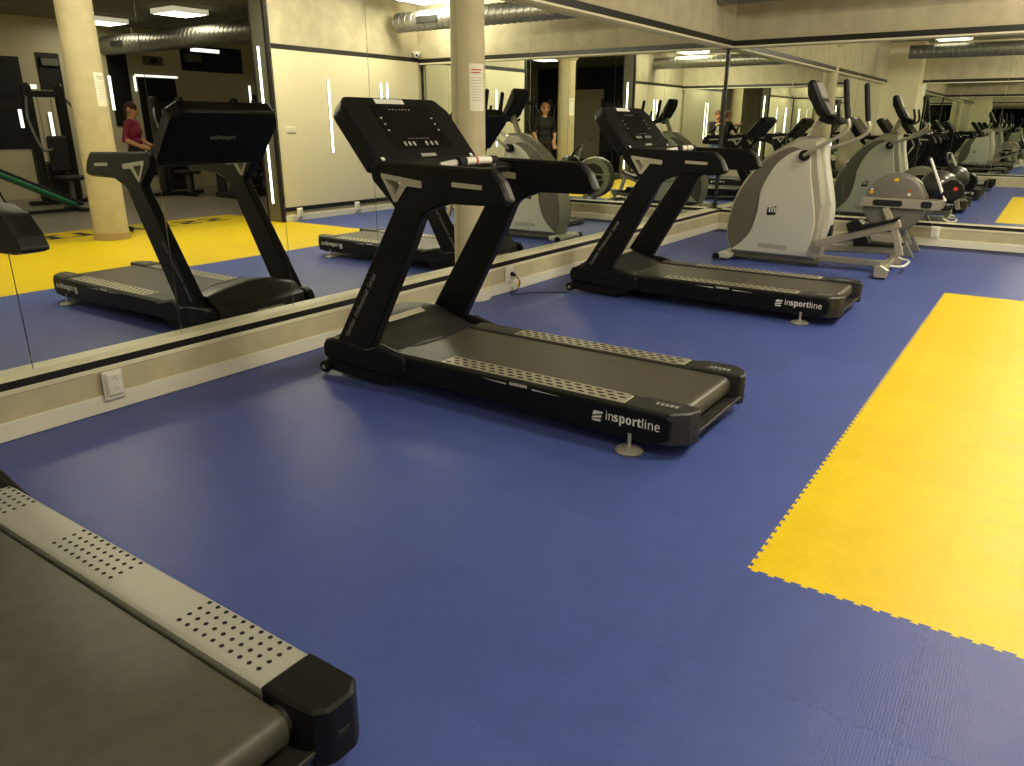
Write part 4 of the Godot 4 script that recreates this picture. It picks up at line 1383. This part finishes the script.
	for k in [[1.60, 1.60, 2.26], [2.86, 1.10, 1.56], [3.38, 1.27, 1.60], [-1.72, 1.6, 2.2]]:
		led_strip(Vector3(FAR_X - 0.03, k[1], k[0]), Vector3(FAR_X - 0.03, k[2], k[0]), Vector3(-1, 0, 0), 0.06, far, "light lines on the far wall", false)
	for k in [[11.5, 2.83, 0.02, -0.68], [11.5, 1.98, 3.48, 3.22]]:
		led_strip(Vector3(k[0], k[1], k[3]), Vector3(k[0], k[1], k[2]), Vector3(-1, -0.3, 0).normalized(), 0.07, "short horizontal tube light hung before the far wall", "hung tube lights", false)
	var sg := thing("wall_sign", "small grey plate with dark blocks on the far cream wall", "sign", Vector3(FAR_X, 2.5, 0.6))
	put(bx(Vector3(-0.03, 0.0, -0.22), Vector3(-0.001, 0.18, 0.22), 0.004), "plate", M.sign_grey, sg)
	put(bx(Vector3(-0.033, 0.05, -0.10), Vector3(-0.029, 0.14, 0.08)), "dark_print", M.panel_black, sg)
	var tv := thing("wall_screen", "switched-off screen on the black board high on the far wall", "screen", Vector3(FAR_X - 0.02, 2.60, -0.33))
	put(bx(Vector3(-0.05, 0, -0.22), Vector3(-0.001, 0.20, 0.22), 0.008), "case", M.machine_black, tv)
	put(bx(Vector3(-0.053, 0.02, -0.19), Vector3(-0.049, 0.18, 0.19)), "panel", M.sign_grey, tv)
	var tv2 := thing("wall_screen", "switched-off screen on the narrow black board beside the column", "screen", Vector3(FAR_X - 0.02, 2.36, 2.70))
	put(bx(Vector3(-0.05, 0, -0.17), Vector3(-0.001, 0.16, 0.17), 0.008), "case", M.machine_black, tv2)
	put(bx(Vector3(-0.053, 0.02, -0.15), Vector3(-0.049, 0.14, 0.15)), "panel", M.sign_grey, tv2)
	# ducts
	duct(Vector3(7.0, 2.80, 1.55), Vector3(FAR_X, 2.80, 1.55), 0.17, "round silver air duct under the weights area ceiling")
	duct(Vector3(0.0, 2.86, 0.62), Vector3(5.02, 2.86, 0.62), 0.14, "round silver air duct running beside the end mirrors")
	duct(Vector3(0.62, 2.86, 9.1), Vector3(ROOM_X, 2.86, 9.1), 0.14, "round silver air duct running over the first treadmill")

func duct(a: Vector3, b: Vector3, r: float, label: String) -> void:
	var t := thing("ceiling_duct", label, "air duct", a)
	var d := b - a
	var path := PackedVector3Array()
	var rad := []
	var n := int(d.length() / 0.12)
	for i in n:
		for k in 2:
			path.append(d * ((i + (0.0 if k == 0 else 0.86)) / n))
			rad.append(r)
		path.append(d * ((i + 0.93) / n))
		rad.append(r + 0.006)
	path.append(d)
	rad.append(r)
	var g := Geo.new()
	g.tube(path, rad, 24)
	put(g, "pipe", M.duct_metal, t, 30.0)
	for f in [0.2, 0.8]:
		var h := Geo.new()
		h.tube(PackedVector3Array([d * f + Vector3(0, r, 0), Vector3(d.x * f, CEIL - a.y, d.z * f)]), [0.008], 6)
		put(h, "hanger", M.machine_grey, t)
	var gr := Geo.new()
	gr.box(Vector3(d.x * 0.86 - 0.2, -0.05, r - 0.02), Vector3(d.x * 0.86 + 0.2, 0.05, r + 0.02), 0.005)
	put(gr, "grille", M.machine_black, t)

# ------------------------------------------------------------------ people
# bones: [from, to, radius_a, radius_b, colour index]; meshed as one smooth surface
func figure_mesh(bones: Array, colors: Array, cell: float, blend: float) -> ArrayMesh:
	var lo := Vector3.ONE * 1e9
	var hi := -lo
	for b in bones:
		var r: float = maxf(b[2], b[3]) + cell * 3
		for p in [b[0], b[1]]:
			lo = lo.min(p - Vector3.ONE * r)
			hi = hi.max(p + Vector3.ONE * r)
	var n := Vector3i(((hi - lo) / cell).ceil()) + Vector3i.ONE
	var field := PackedFloat32Array()
	field.resize(n.x * n.y * n.z)
	field.fill(1.0)
	var best := PackedFloat32Array()
	best.resize(field.size())
	best.fill(1e9)
	var which := PackedByteArray()
	which.resize(field.size())
	for b in bones:
		var pa: Vector3 = b[0]
		var pb: Vector3 = b[1]
		var ra: float = b[2]
		var rb: float = b[3]
		var r: float = maxf(ra, rb) + blend + cell * 2.5
		var blo := Vector3i(((pa.min(pb) - Vector3.ONE * r - lo) / cell).floor()).max(Vector3i.ZERO)
		var bhi := Vector3i(((pa.max(pb) + Vector3.ONE * r - lo) / cell).ceil()).min(n - Vector3i.ONE)
		var ab := pb - pa
		var l2 := maxf(ab.length_squared(), 1e-9)
		for z in range(blo.z, bhi.z + 1):
			for y in range(blo.y, bhi.y + 1):
				for x in range(blo.x, bhi.x + 1):
					var p := lo + Vector3(x, y, z) * cell
					var t := clampf((p - pa).dot(ab) / l2, 0, 1)
					var d := p.distance_to(pa + ab * t) - lerpf(ra, rb, t)
					var i := (z * n.y + y) * n.x + x
					var f := field[i]
					var h := maxf(blend - absf(f - d), 0.0) / blend
					field[i] = minf(f, d) - h * h * blend * 0.25
					if d < best[i]:
						best[i] = d
						which[i] = b[4]
	var vid := {}
	var vs := PackedVector3Array()
	var cs := PackedColorArray()
	var idx := PackedInt32Array()
	var sx := 1
	var sy := n.x
	var sz := n.x * n.y
	for z in n.z - 1:
		for y in n.y - 1:
			for x in n.x - 1:
				var i := (z * n.y + y) * n.x + x
				var mask := 0
				var sum := Vector3.ZERO
				var cnt := 0
				var f0 := field[i]
				var any_in := false
				var any_out := false
				for k in 8:
					var f := field[i + (k & 1) * sx + ((k >> 1) & 1) * sy + (k >> 2) * sz]
					if f < 0.0:
						any_in = true
					else:
						any_out = true
				if not (any_in and any_out):
					continue
				for e in [[0, 1], [2, 3], [4, 5], [6, 7], [0, 2], [1, 3], [4, 6], [5, 7], [0, 4], [1, 5], [2, 6], [3, 7]]:
					var a: int = e[0]
					var b2: int = e[1]
					var fa := field[i + (a & 1) * sx + ((a >> 1) & 1) * sy + (a >> 2) * sz]
					var fb := field[i + (b2 & 1) * sx + ((b2 >> 1) & 1) * sy + (b2 >> 2) * sz]
					if (fa < 0.0) != (fb < 0.0):
						var t2 := fa / (fa - fb)
						sum += Vector3(a & 1, (a >> 1) & 1, a >> 2).lerp(Vector3(b2 & 1, (b2 >> 1) & 1, b2 >> 2), t2)
						cnt += 1
				vid[i] = vs.size()
				vs.append(lo + (Vector3(x, y, z) + sum / cnt) * cell)
				cs.append(colors[which[i]])
	for i in vid:
		var x2: int = i % n.x
		var y2: int = (i / n.x) % n.y
		var z2: int = i / (n.x * n.y)
		if x2 == 0 or y2 == 0 or z2 == 0:
			continue
		var f0 := field[i]
		for ax in 3:
			var da: int = [sx, sy, sz][ax]
			var db: int = [sy, sz, sx][ax]
			var dc: int = [sz, sx, sy][ax]
			var f1 := field[i + da]
			if (f0 < 0.0) == (f1 < 0.0):
				continue
			var q := [i, i - db, i - db - dc, i - dc]
			if not (vid.has(q[1]) and vid.has(q[2]) and vid.has(q[3])):
				continue
			var a4: int = vid[q[0]]
			var b4: int = vid[q[1]]
			var c4: int = vid[q[2]]
			var d4: int = vid[q[3]]
			if f0 < 0.0:
				idx.append_array([a4, c4, b4, a4, d4, c4])
			else:
				idx.append_array([a4, b4, c4, a4, c4, d4])
	var ns := PackedVector3Array()
	ns.resize(vs.size())
	for k in range(0, idx.size(), 3):
		var nn := (vs[idx[k + 2]] - vs[idx[k]]).cross(vs[idx[k + 1]] - vs[idx[k]])
		for m in 3:
			ns[idx[k + m]] += nn
	for k in ns.size():
		ns[k] = ns[k].normalized()
	var arr := []
	arr.resize(Mesh.ARRAY_MAX)
	arr[Mesh.ARRAY_VERTEX] = vs
	arr[Mesh.ARRAY_NORMAL] = ns
	arr[Mesh.ARRAY_COLOR] = cs
	arr[Mesh.ARRAY_INDEX] = idx
	var am := ArrayMesh.new()
	am.add_surface_from_arrays(Mesh.PRIMITIVE_TRIANGLES, arr)
	return am

# colours: 0 skin, 1 hair, 2 top, 3 trousers, 4 shoes, 5 inner shirt, 6 dark feature
# the figure faces local -z, height h; hands: wrist targets for right (+x) and left (-x)
func person(at: Vector3, turn: float, h: float, colors: Array, label: String, hands: Array, long_sleeve: bool, long_hair: bool, open_jacket := false) -> Node3D:
	var t := thing("person", label, "person", at, turn)
	var k := h / 1.75
	var B := []
	var hip := 0.93 * k
	var sh := 1.43 * k
	for s in both():
		var hj := Vector3(s * 0.095, hip, 0) * Vector3(k, 1, k)
		var kn := Vector3(s * 0.115 * k, 0.50 * k, -0.015)
		var an := Vector3(s * 0.125 * k, 0.085 * k, 0.02)
		B.append([hj, kn, 0.088 * k, 0.062 * k, 3])
		B.append([kn, an, 0.060 * k, 0.047 * k, 3])
		B.append([an + Vector3(0, -0.04 * k, 0.02), an + Vector3(s * 0.02, -0.048 * k, -0.17 * k), 0.040 * k, 0.036 * k, 4])
	B.append([Vector3(-0.07 * k, hip + 0.02, 0), Vector3(0.07 * k, hip + 0.02, 0), 0.108 * k, 0.108 * k, 3])
	B.append([Vector3(-0.055 * k, 1.10 * k, 0), Vector3(0.055 * k, 1.10 * k, 0), 0.105 * k, 0.105 * k, 2])
	B.append([Vector3(-0.085 * k, 1.28 * k, 0), Vector3(0.085 * k, 1.28 * k, 0), 0.112 * k, 0.112 * k, 2])
	B.append([Vector3(-0.12 * k, 1.39 * k, 0.01), Vector3(0.12 * k, 1.39 * k, 0.01), 0.078 * k, 0.078 * k, 2])
	if open_jacket:
		B.append([Vector3(0, 1.06 * k, -0.065), Vector3(0, 1.36 * k, -0.068), 0.052 * k, 0.05 * k, 5])
	B.append([Vector3(0, 1.42 * k, 0.01), Vector3(0, 1.54 * k, -0.01), 0.055 * k, 0.052 * k, 0])
	var hc := Vector3(0, 1.635 * k, -0.02)
	B.append([hc + Vector3(0, 0.015 * k, 0.01), hc + Vector3(0, -0.05 * k, -0.015), 0.092 * k, 0.070 * k, 0])
	B.append([hc + Vector3(0, 0.0, -0.098 * k), hc + Vector3(0, -0.028 * k, -0.112 * k), 0.010 * k, 0.014 * k, 0])
	for s in both():
		B.append([hc + Vector3(s * 0.088 * k, 0.0, 0.005), hc + Vector3(s * 0.088 * k, -0.03 * k, 0.005), 0.017 * k, 0.013 * k, 0])
		B.append([hc + Vector3(s * 0.034 * k, 0.008 * k, -0.086 * k), hc + Vector3(s * 0.036 * k, 0.008 * k, -0.086 * k), 0.009 * k, 0.009 * k, 6])
	B.append([hc + Vector3(-0.018 * k, -0.062 * k, -0.080 * k), hc + Vector3(0.018 * k, -0.062 * k, -0.080 * k), 0.009 * k, 0.009 * k, 7])
	B.append([hc + Vector3(0, 0.045 * k, 0.0), hc + Vector3(0, 0.02 * k, 0.035 * k), 0.090 * k, 0.092 * k, 1])
	if long_hair:
		B.append([hc + Vector3(0, 0.0, 0.07 * k), hc + Vector3(0, -0.20 * k, 0.10 * k), 0.055 * k, 0.03 * k, 1])
	var hi2 := 0
	for s in [1.0, -1.0]:
		var sp := Vector3(s * 0.185 * k, sh - 0.02 * k, 0.01)
		var wr: Vector3 = hands[hi2]
		hi2 += 1
		# elbow: two bone lengths, bent down and outwards
		var la := 0.29 * k
		var lb := 0.26 * k
		var dv := wr - sp
		var dist := minf(dv.length(), la + lb - 0.005)
		var dn := dv.normalized()
		wr = sp + dn * dist
		var along := (la * la - lb * lb + dist * dist) / (2 * dist)
		var off := sqrt(maxf(la * la - along * along, 0.0))
		var bend := Vector3(s * 0.6, -1, 0.35)
		bend = (bend - dn * bend.dot(dn)).normalized()
		var el := sp + dn * along + bend * off
		B.append([sp, el, 0.058 * k, 0.043 * k, 2])
		B.append([el, wr, 0.041 * k, 0.028 * k, 2 if long_sleeve else 0])
		var fd := (wr - el).normalized()
		var fwd := (fd + Vector3(0, 0, -0.6)).normalized()
		var sidev := fwd.cross(Vector3.UP).normalized()
		var palm := wr + fwd * 0.07 * k
		B.append([wr + fwd * 0.02, palm, 0.030 * k, 0.034 * k, 0])
		for f in 4:
			var o := palm + sidev * (f - 1.5) * 0.019 * k
			var ln: float = [0.062, 0.070, 0.066, 0.052][f] * k
			var kn2: Vector3 = o + fwd * ln * 0.55
			B.append([o, kn2, 0.010 * k, 0.0095 * k, 0])
			B.append([kn2, kn2 + (fwd + Vector3(-s * 0.7, -0.2, 0)).normalized() * ln * 0.5, 0.0095 * k, 0.008 * k, 0])
		B.append([wr + fwd * 0.03 + Vector3(-s * 0.02, 0.01, 0), wr + fwd * 0.075 * k + Vector3(-s * 0.05, 0.035, 0), 0.012 * k, 0.009 * k, 0])
	var o2 := MeshInstance3D.new()
	o2.mesh = figure_mesh(B, colors, 0.014, 0.035)
	o2.material_override = M.figure
	hang(o2, "body", t)
	return t

func lin(r: int, g: int, b: int) -> Color:
	return Color8(r, g, b).srgb_to_linear()

func build_people() -> void:
	var skin := lin(214, 160, 122)
	var dark := lin(40, 30, 26)
	var lip := lin(168, 92, 84)
	# the person taking the photograph, met in the corner where the mirrors join
	var p := person(Vector3(3.98, 0, 10.72), 0.62, 1.72, [skin, lin(120, 84, 60), lin(44, 42, 42), lin(96, 122, 150), lin(60, 58, 56), lin(226, 222, 206), dark, lip], "person in a dark open jacket and jeans holding a phone up", [Vector3(0.10, 1.33, -0.33), Vector3(-0.10, 1.33, -0.33)], true, false, true)
	var ph := thing("phone", "black phone held up in both hands", "phone", p.transform * Vector3(0, 1.335, -0.49), 0.62)
	put(bx(Vector3(-0.08, -0.037, -0.004), Vector3(0.08, 0.037, 0.004), 0.002), "case", M.machine_black, ph)
	put(bx(Vector3(-0.072, -0.033, 0.004), Vector3(0.072, 0.033, 0.0048)), "screen", M.screen_black, ph)
	person(Vector3(6.04, 0, 5.11), 0.9, 1.82, [skin, lin(150, 104, 64), lin(26, 26, 28), lin(30, 30, 34), lin(30, 30, 30), skin, dark, lip], "person in a black T-shirt standing behind the round column", [Vector3(0.20, 0.95, -0.12), Vector3(-0.22, 0.92, -0.08)], false, false)
	person(Vector3(6.62, 0, 4.90), 0.7, 1.74, [skin, lin(60, 44, 34), lin(28, 28, 30), lin(34, 34, 40), lin(30, 30, 30), skin, dark, lip], "dark-haired person in black standing next to another person in black", [Vector3(0.26, 0.90, -0.05), Vector3(-0.26, 0.90, -0.05)], false, false)
	person(Vector3(8.75, 0, 3.10), 0.9, 1.68, [skin, lin(70, 44, 30), lin(146, 44, 76), lin(34, 34, 38), lin(40, 40, 40), skin, dark, lip], "person in a pink top with brown tied hair by the weights", [Vector3(0.22, 1.0, -0.18), Vector3(-0.22, 1.0, -0.18)], false, true)

# ------------------------------------------------------------------ small things
func socket(at: Vector3, turn: float, label: String, outlets: int) -> void:
	var t := thing("wall_socket", label, "socket", at, turn)
	# local +z is away from the wall
	put(bx(Vector3(-0.05, -0.075, 0.001), Vector3(0.05, 0.075, 0.024), 0.006), "back_box", M.socket_white, t)
	put(bx(Vector3(-0.041, -0.052, 0.022), Vector3(0.041, 0.066, 0.038), 0.008), "face_plate", M.socket_white, t)
	for k in outlets:
		var y := 0.033 - k * 0.052
		var g := Geo.new()
		g.lathe([Vector2(0.0, 0.0), Vector2(0.017, 0.0), Vector2(0.019, 0.003), Vector2(0.021, 0.003), Vector2(0.021, 0.0)], 20, Transform3D(Basis(Vector3(1, 0, 0), PI / 2), Vector3(0, y, 0.037)))
		put(g, "outlet", M.white_trim, t)
		var h := Geo.new()
		for s in both():
			h.prism(oval(Vector2(s * 0.009, y), 0.0028, 0.0028, 8), 0.0375, 0.0382)
		h.prism(oval(Vector2(0, y + 0.011), 0.0028, 0.0028, 8), 0.0375, 0.0382)
		put(h, "pin_hole", M.hole_black, t)

func build_details() -> void:
	socket(Vector3(0.014, 0.135, 8.515), PI / 2, "white double wall socket between the first two treadmills", 2)
	socket(Vector3(0.002, 0.15, 5.06), PI / 2, "white wall socket with a black plug beside the pillar", 1)
	socket(Vector3(2.655, 0.16, 0.002), 0.0, "white double wall socket under the end mirrors", 2)
	socket(Vector3(ROOM_X - 0.012, 0.11, 2.76), -PI / 2, "white wall socket beside the lit end post", 2)
	socket(Vector3(ROOM_X - 0.012, 0.11, 1.60), -PI / 2, "white wall socket below the middle of the cream wall", 2)
	socket(Vector3(0.002, 0.15, 2.9), PI / 2, "white wall socket behind the second perforated treadmill", 1)
	# plug and lead of the second treadmill
	var pl := thing("power_plug", "black power plug in the socket beside the pillar", "plug", Vector3(0.041, 0.16, 5.06))
	var pg := Geo.new()
	pg.tube(PackedVector3Array([Vector3(0, 0, 0), Vector3(0.022, -0.004, 0), Vector3(0.042, -0.015, -0.01)]), [0.019, 0.018, 0.008], 12)
	put(pg, "plug_body", M.cable_black, pl)
	var cd := Geo.new()
	cd.tube(smooth_path([Vector3(0.040, -0.014, -0.01), Vector3(0.075, -0.07, -0.02), Vector3(0.07, -0.13, 0.02), Vector3(0.05, -0.150, 0.09), Vector3(0.12, -0.152, 0.05), Vector3(0.17, -0.152, -0.05), Vector3(0.26, -0.152, -0.13), Vector3(0.37, -0.152, -0.22), Vector3(0.42, -0.152, -0.265)], 6), [0.0045], 8)
	put(cd, "lead", M.cable_black, pl)
	put(bx(Vector3(0.066, -0.10, -0.035), Vector3(0.069, -0.06, 0.005)), "cable_tag", M.sticker_yellow, pl)
	# notices
	var n1 := thing("paper_notice", "white paper notice taped on the round pillar", "notice", Vector3(-0.10, 0, 5.44))
	curved_sheet(n1, 0.1295, deg_to_rad(12.0), deg_to_rad(-48.0), 1.46, 1.79, true)
	var n2 := thing("paper_notice", "white paper notice taped on the column by the yellow tiles", "notice", Vector3(COL_X, 0, COL_Z))
	curved_sheet(n2, 0.1965, deg_to_rad(182.0), deg_to_rad(140.0), 1.55, 1.92, false)
	# camera in the corner of the cream wall
	var sc := thing("security_camera", "small white dome camera under the corner of the plaster wall", "camera", Vector3(ROOM_X - 0.07, 2.44, 0.10))
	put(bx(Vector3(-0.03, 0.02, -0.09), Vector3(0.058, 0.05, 0.05), 0.006), "bracket", M.socket_white, sc)
	var bl := Geo.new()
	bl.ball(Vector3(0, 0, 0), Vector3(0.05, 0.05, 0.05), 18)
	put(bl, "dome", M.socket_white, sc)
	var le := Geo.new()
	le.ball(Vector3(-0.03, -0.008, 0.028), Vector3(0.02, 0.02, 0.02), 12)
	put(le, "lens", M.hole_black, sc)
	# light lines and switch on the cream wall
	led_strip(Vector3(ROOM_X - 0.008, 0.95, 2.02), Vector3(ROOM_X - 0.008, 1.98, 2.02), Vector3(-1, 0, 0), 0.028, "vertical white light line in the middle of the cream wall", "")
	led_strip(Vector3(ROOM_X - 0.008, 0.95, 0.92), Vector3(ROOM_X - 0.008, 1.98, 0.92), Vector3(-1, 0, 0), 0.028, "first vertical white light line of a close pair on the cream wall", "")
	led_strip(Vector3(ROOM_X - 0.008, 0.95, 0.78), Vector3(ROOM_X - 0.008, 1.98, 0.78), Vector3(-1, 0, 0), 0.028, "second vertical white light line of a close pair, nearer the end mirrors", "")
	led_strip(Vector3(ROOM_X - 0.008, 0.95, 9.15), Vector3(ROOM_X - 0.008, 1.98, 9.15), Vector3(-1, 0, 0), 0.028, "first vertical white light line past the opening on the cream wall", "")
	led_strip(Vector3(ROOM_X - 0.008, 0.95, 9.35), Vector3(ROOM_X - 0.008, 1.98, 9.35), Vector3(-1, 0, 0), 0.028, "second vertical white light line past the opening on the cream wall", "")
	var sw := thing("light_switch", "cream double light switch on the cream wall", "switch", Vector3(ROOM_X - 0.006, 1.28, 2.78), -PI / 2)
	put(bx(Vector3(-0.08, -0.045, 0.0), Vector3(0.08, 0.045, 0.010), 0.003), "plate", M.socket_white, sw)
	for s in both():
		put(bx(Vector3(s * 0.037 - 0.03, -0.03, 0.008), Vector3(s * 0.037 + 0.03, 0.03, 0.015), 0.002), "rocker", M.cream_trim, sw)
	# dark lettering laid into the yellow tiles along the grey floor
	floor_lettering()

func floor_lettering() -> void:
	var t := thing("floor_lettering", "dark lettering on the yellow tiles along the grey floor", "lettering", Vector3(6.62, 0.0006, 6.35))
	var m := Transform3D(Basis(Vector3(0, 0, -1), Vector3(-1, 0, 0), Vector3(0, 1, 0)), Vector3.ZERO)
	lettering("FITNESS", 0.36, font_bold, M.panel_black, t, m, "letters", 3.0)

func curved_sheet(t: Node, r: float, a0: float, a1: float, y0: float, y1: float, red_head: bool) -> void:
	# angle 0 looks along +x, positive angles towards -z
	var rows := [[0.0, 1.0, 0.0, 1.0, "sheet", M.paper, 0.0]]
	rows.append([0.12, 0.8, 0.86, 0.885, "print_line", M.print_red if red_head else M.paper_ink, 0.0006])
	rows.append([0.12, 0.7, 0.80, 0.825, "print_line", M.print_red if red_head else M.paper_ink, 0.0006])
	for k in 9:
		rows.append([0.12, 0.86 - 0.05 * (k % 3), 0.70 - k * 0.06, 0.708 - k * 0.06, "print_line", M.paper_ink, 0.0006])
	for q in rows:
		var g := Geo.new()
		var n := 8
		for i in n:
			var f0 := lerpf(q[0], q[1], float(i) / n)
			var f1 := lerpf(q[0], q[1], float(i + 1) / n)
			var b0 := lerpf(a0, a1, 1.0 - f0)
			var b1 := lerpf(a0, a1, 1.0 - f1)
			var ya := lerpf(y0, y1, q[2])
			var yb := lerpf(y0, y1, q[3])
			var rr: float = r + q[6]
			var d0 := Vector3(cos(b0), 0, -sin(b0)) * rr
			var d1 := Vector3(cos(b1), 0, -sin(b1)) * rr
			var k0 := Vector3(cos(b0), 0, -sin(b0)) * (rr - 0.0009)
			var k1 := Vector3(cos(b1), 0, -sin(b1)) * (rr - 0.0009)
			var up0 := Vector3(0, ya, 0)
			var up1 := Vector3(0, yb, 0)
			g.quad(d0 + up0, d1 + up0, d1 + up1, d0 + up1)
			g.quad(k1 + up0, k0 + up0, k0 + up1, k1 + up1)
			g.quad(d0 + up1, d1 + up1, k1 + up1, k0 + up1)
			g.quad(k0 + up0, k1 + up0, d1 + up0, d0 + up0)
		put(g, q[4], q[5], t, 30.0)
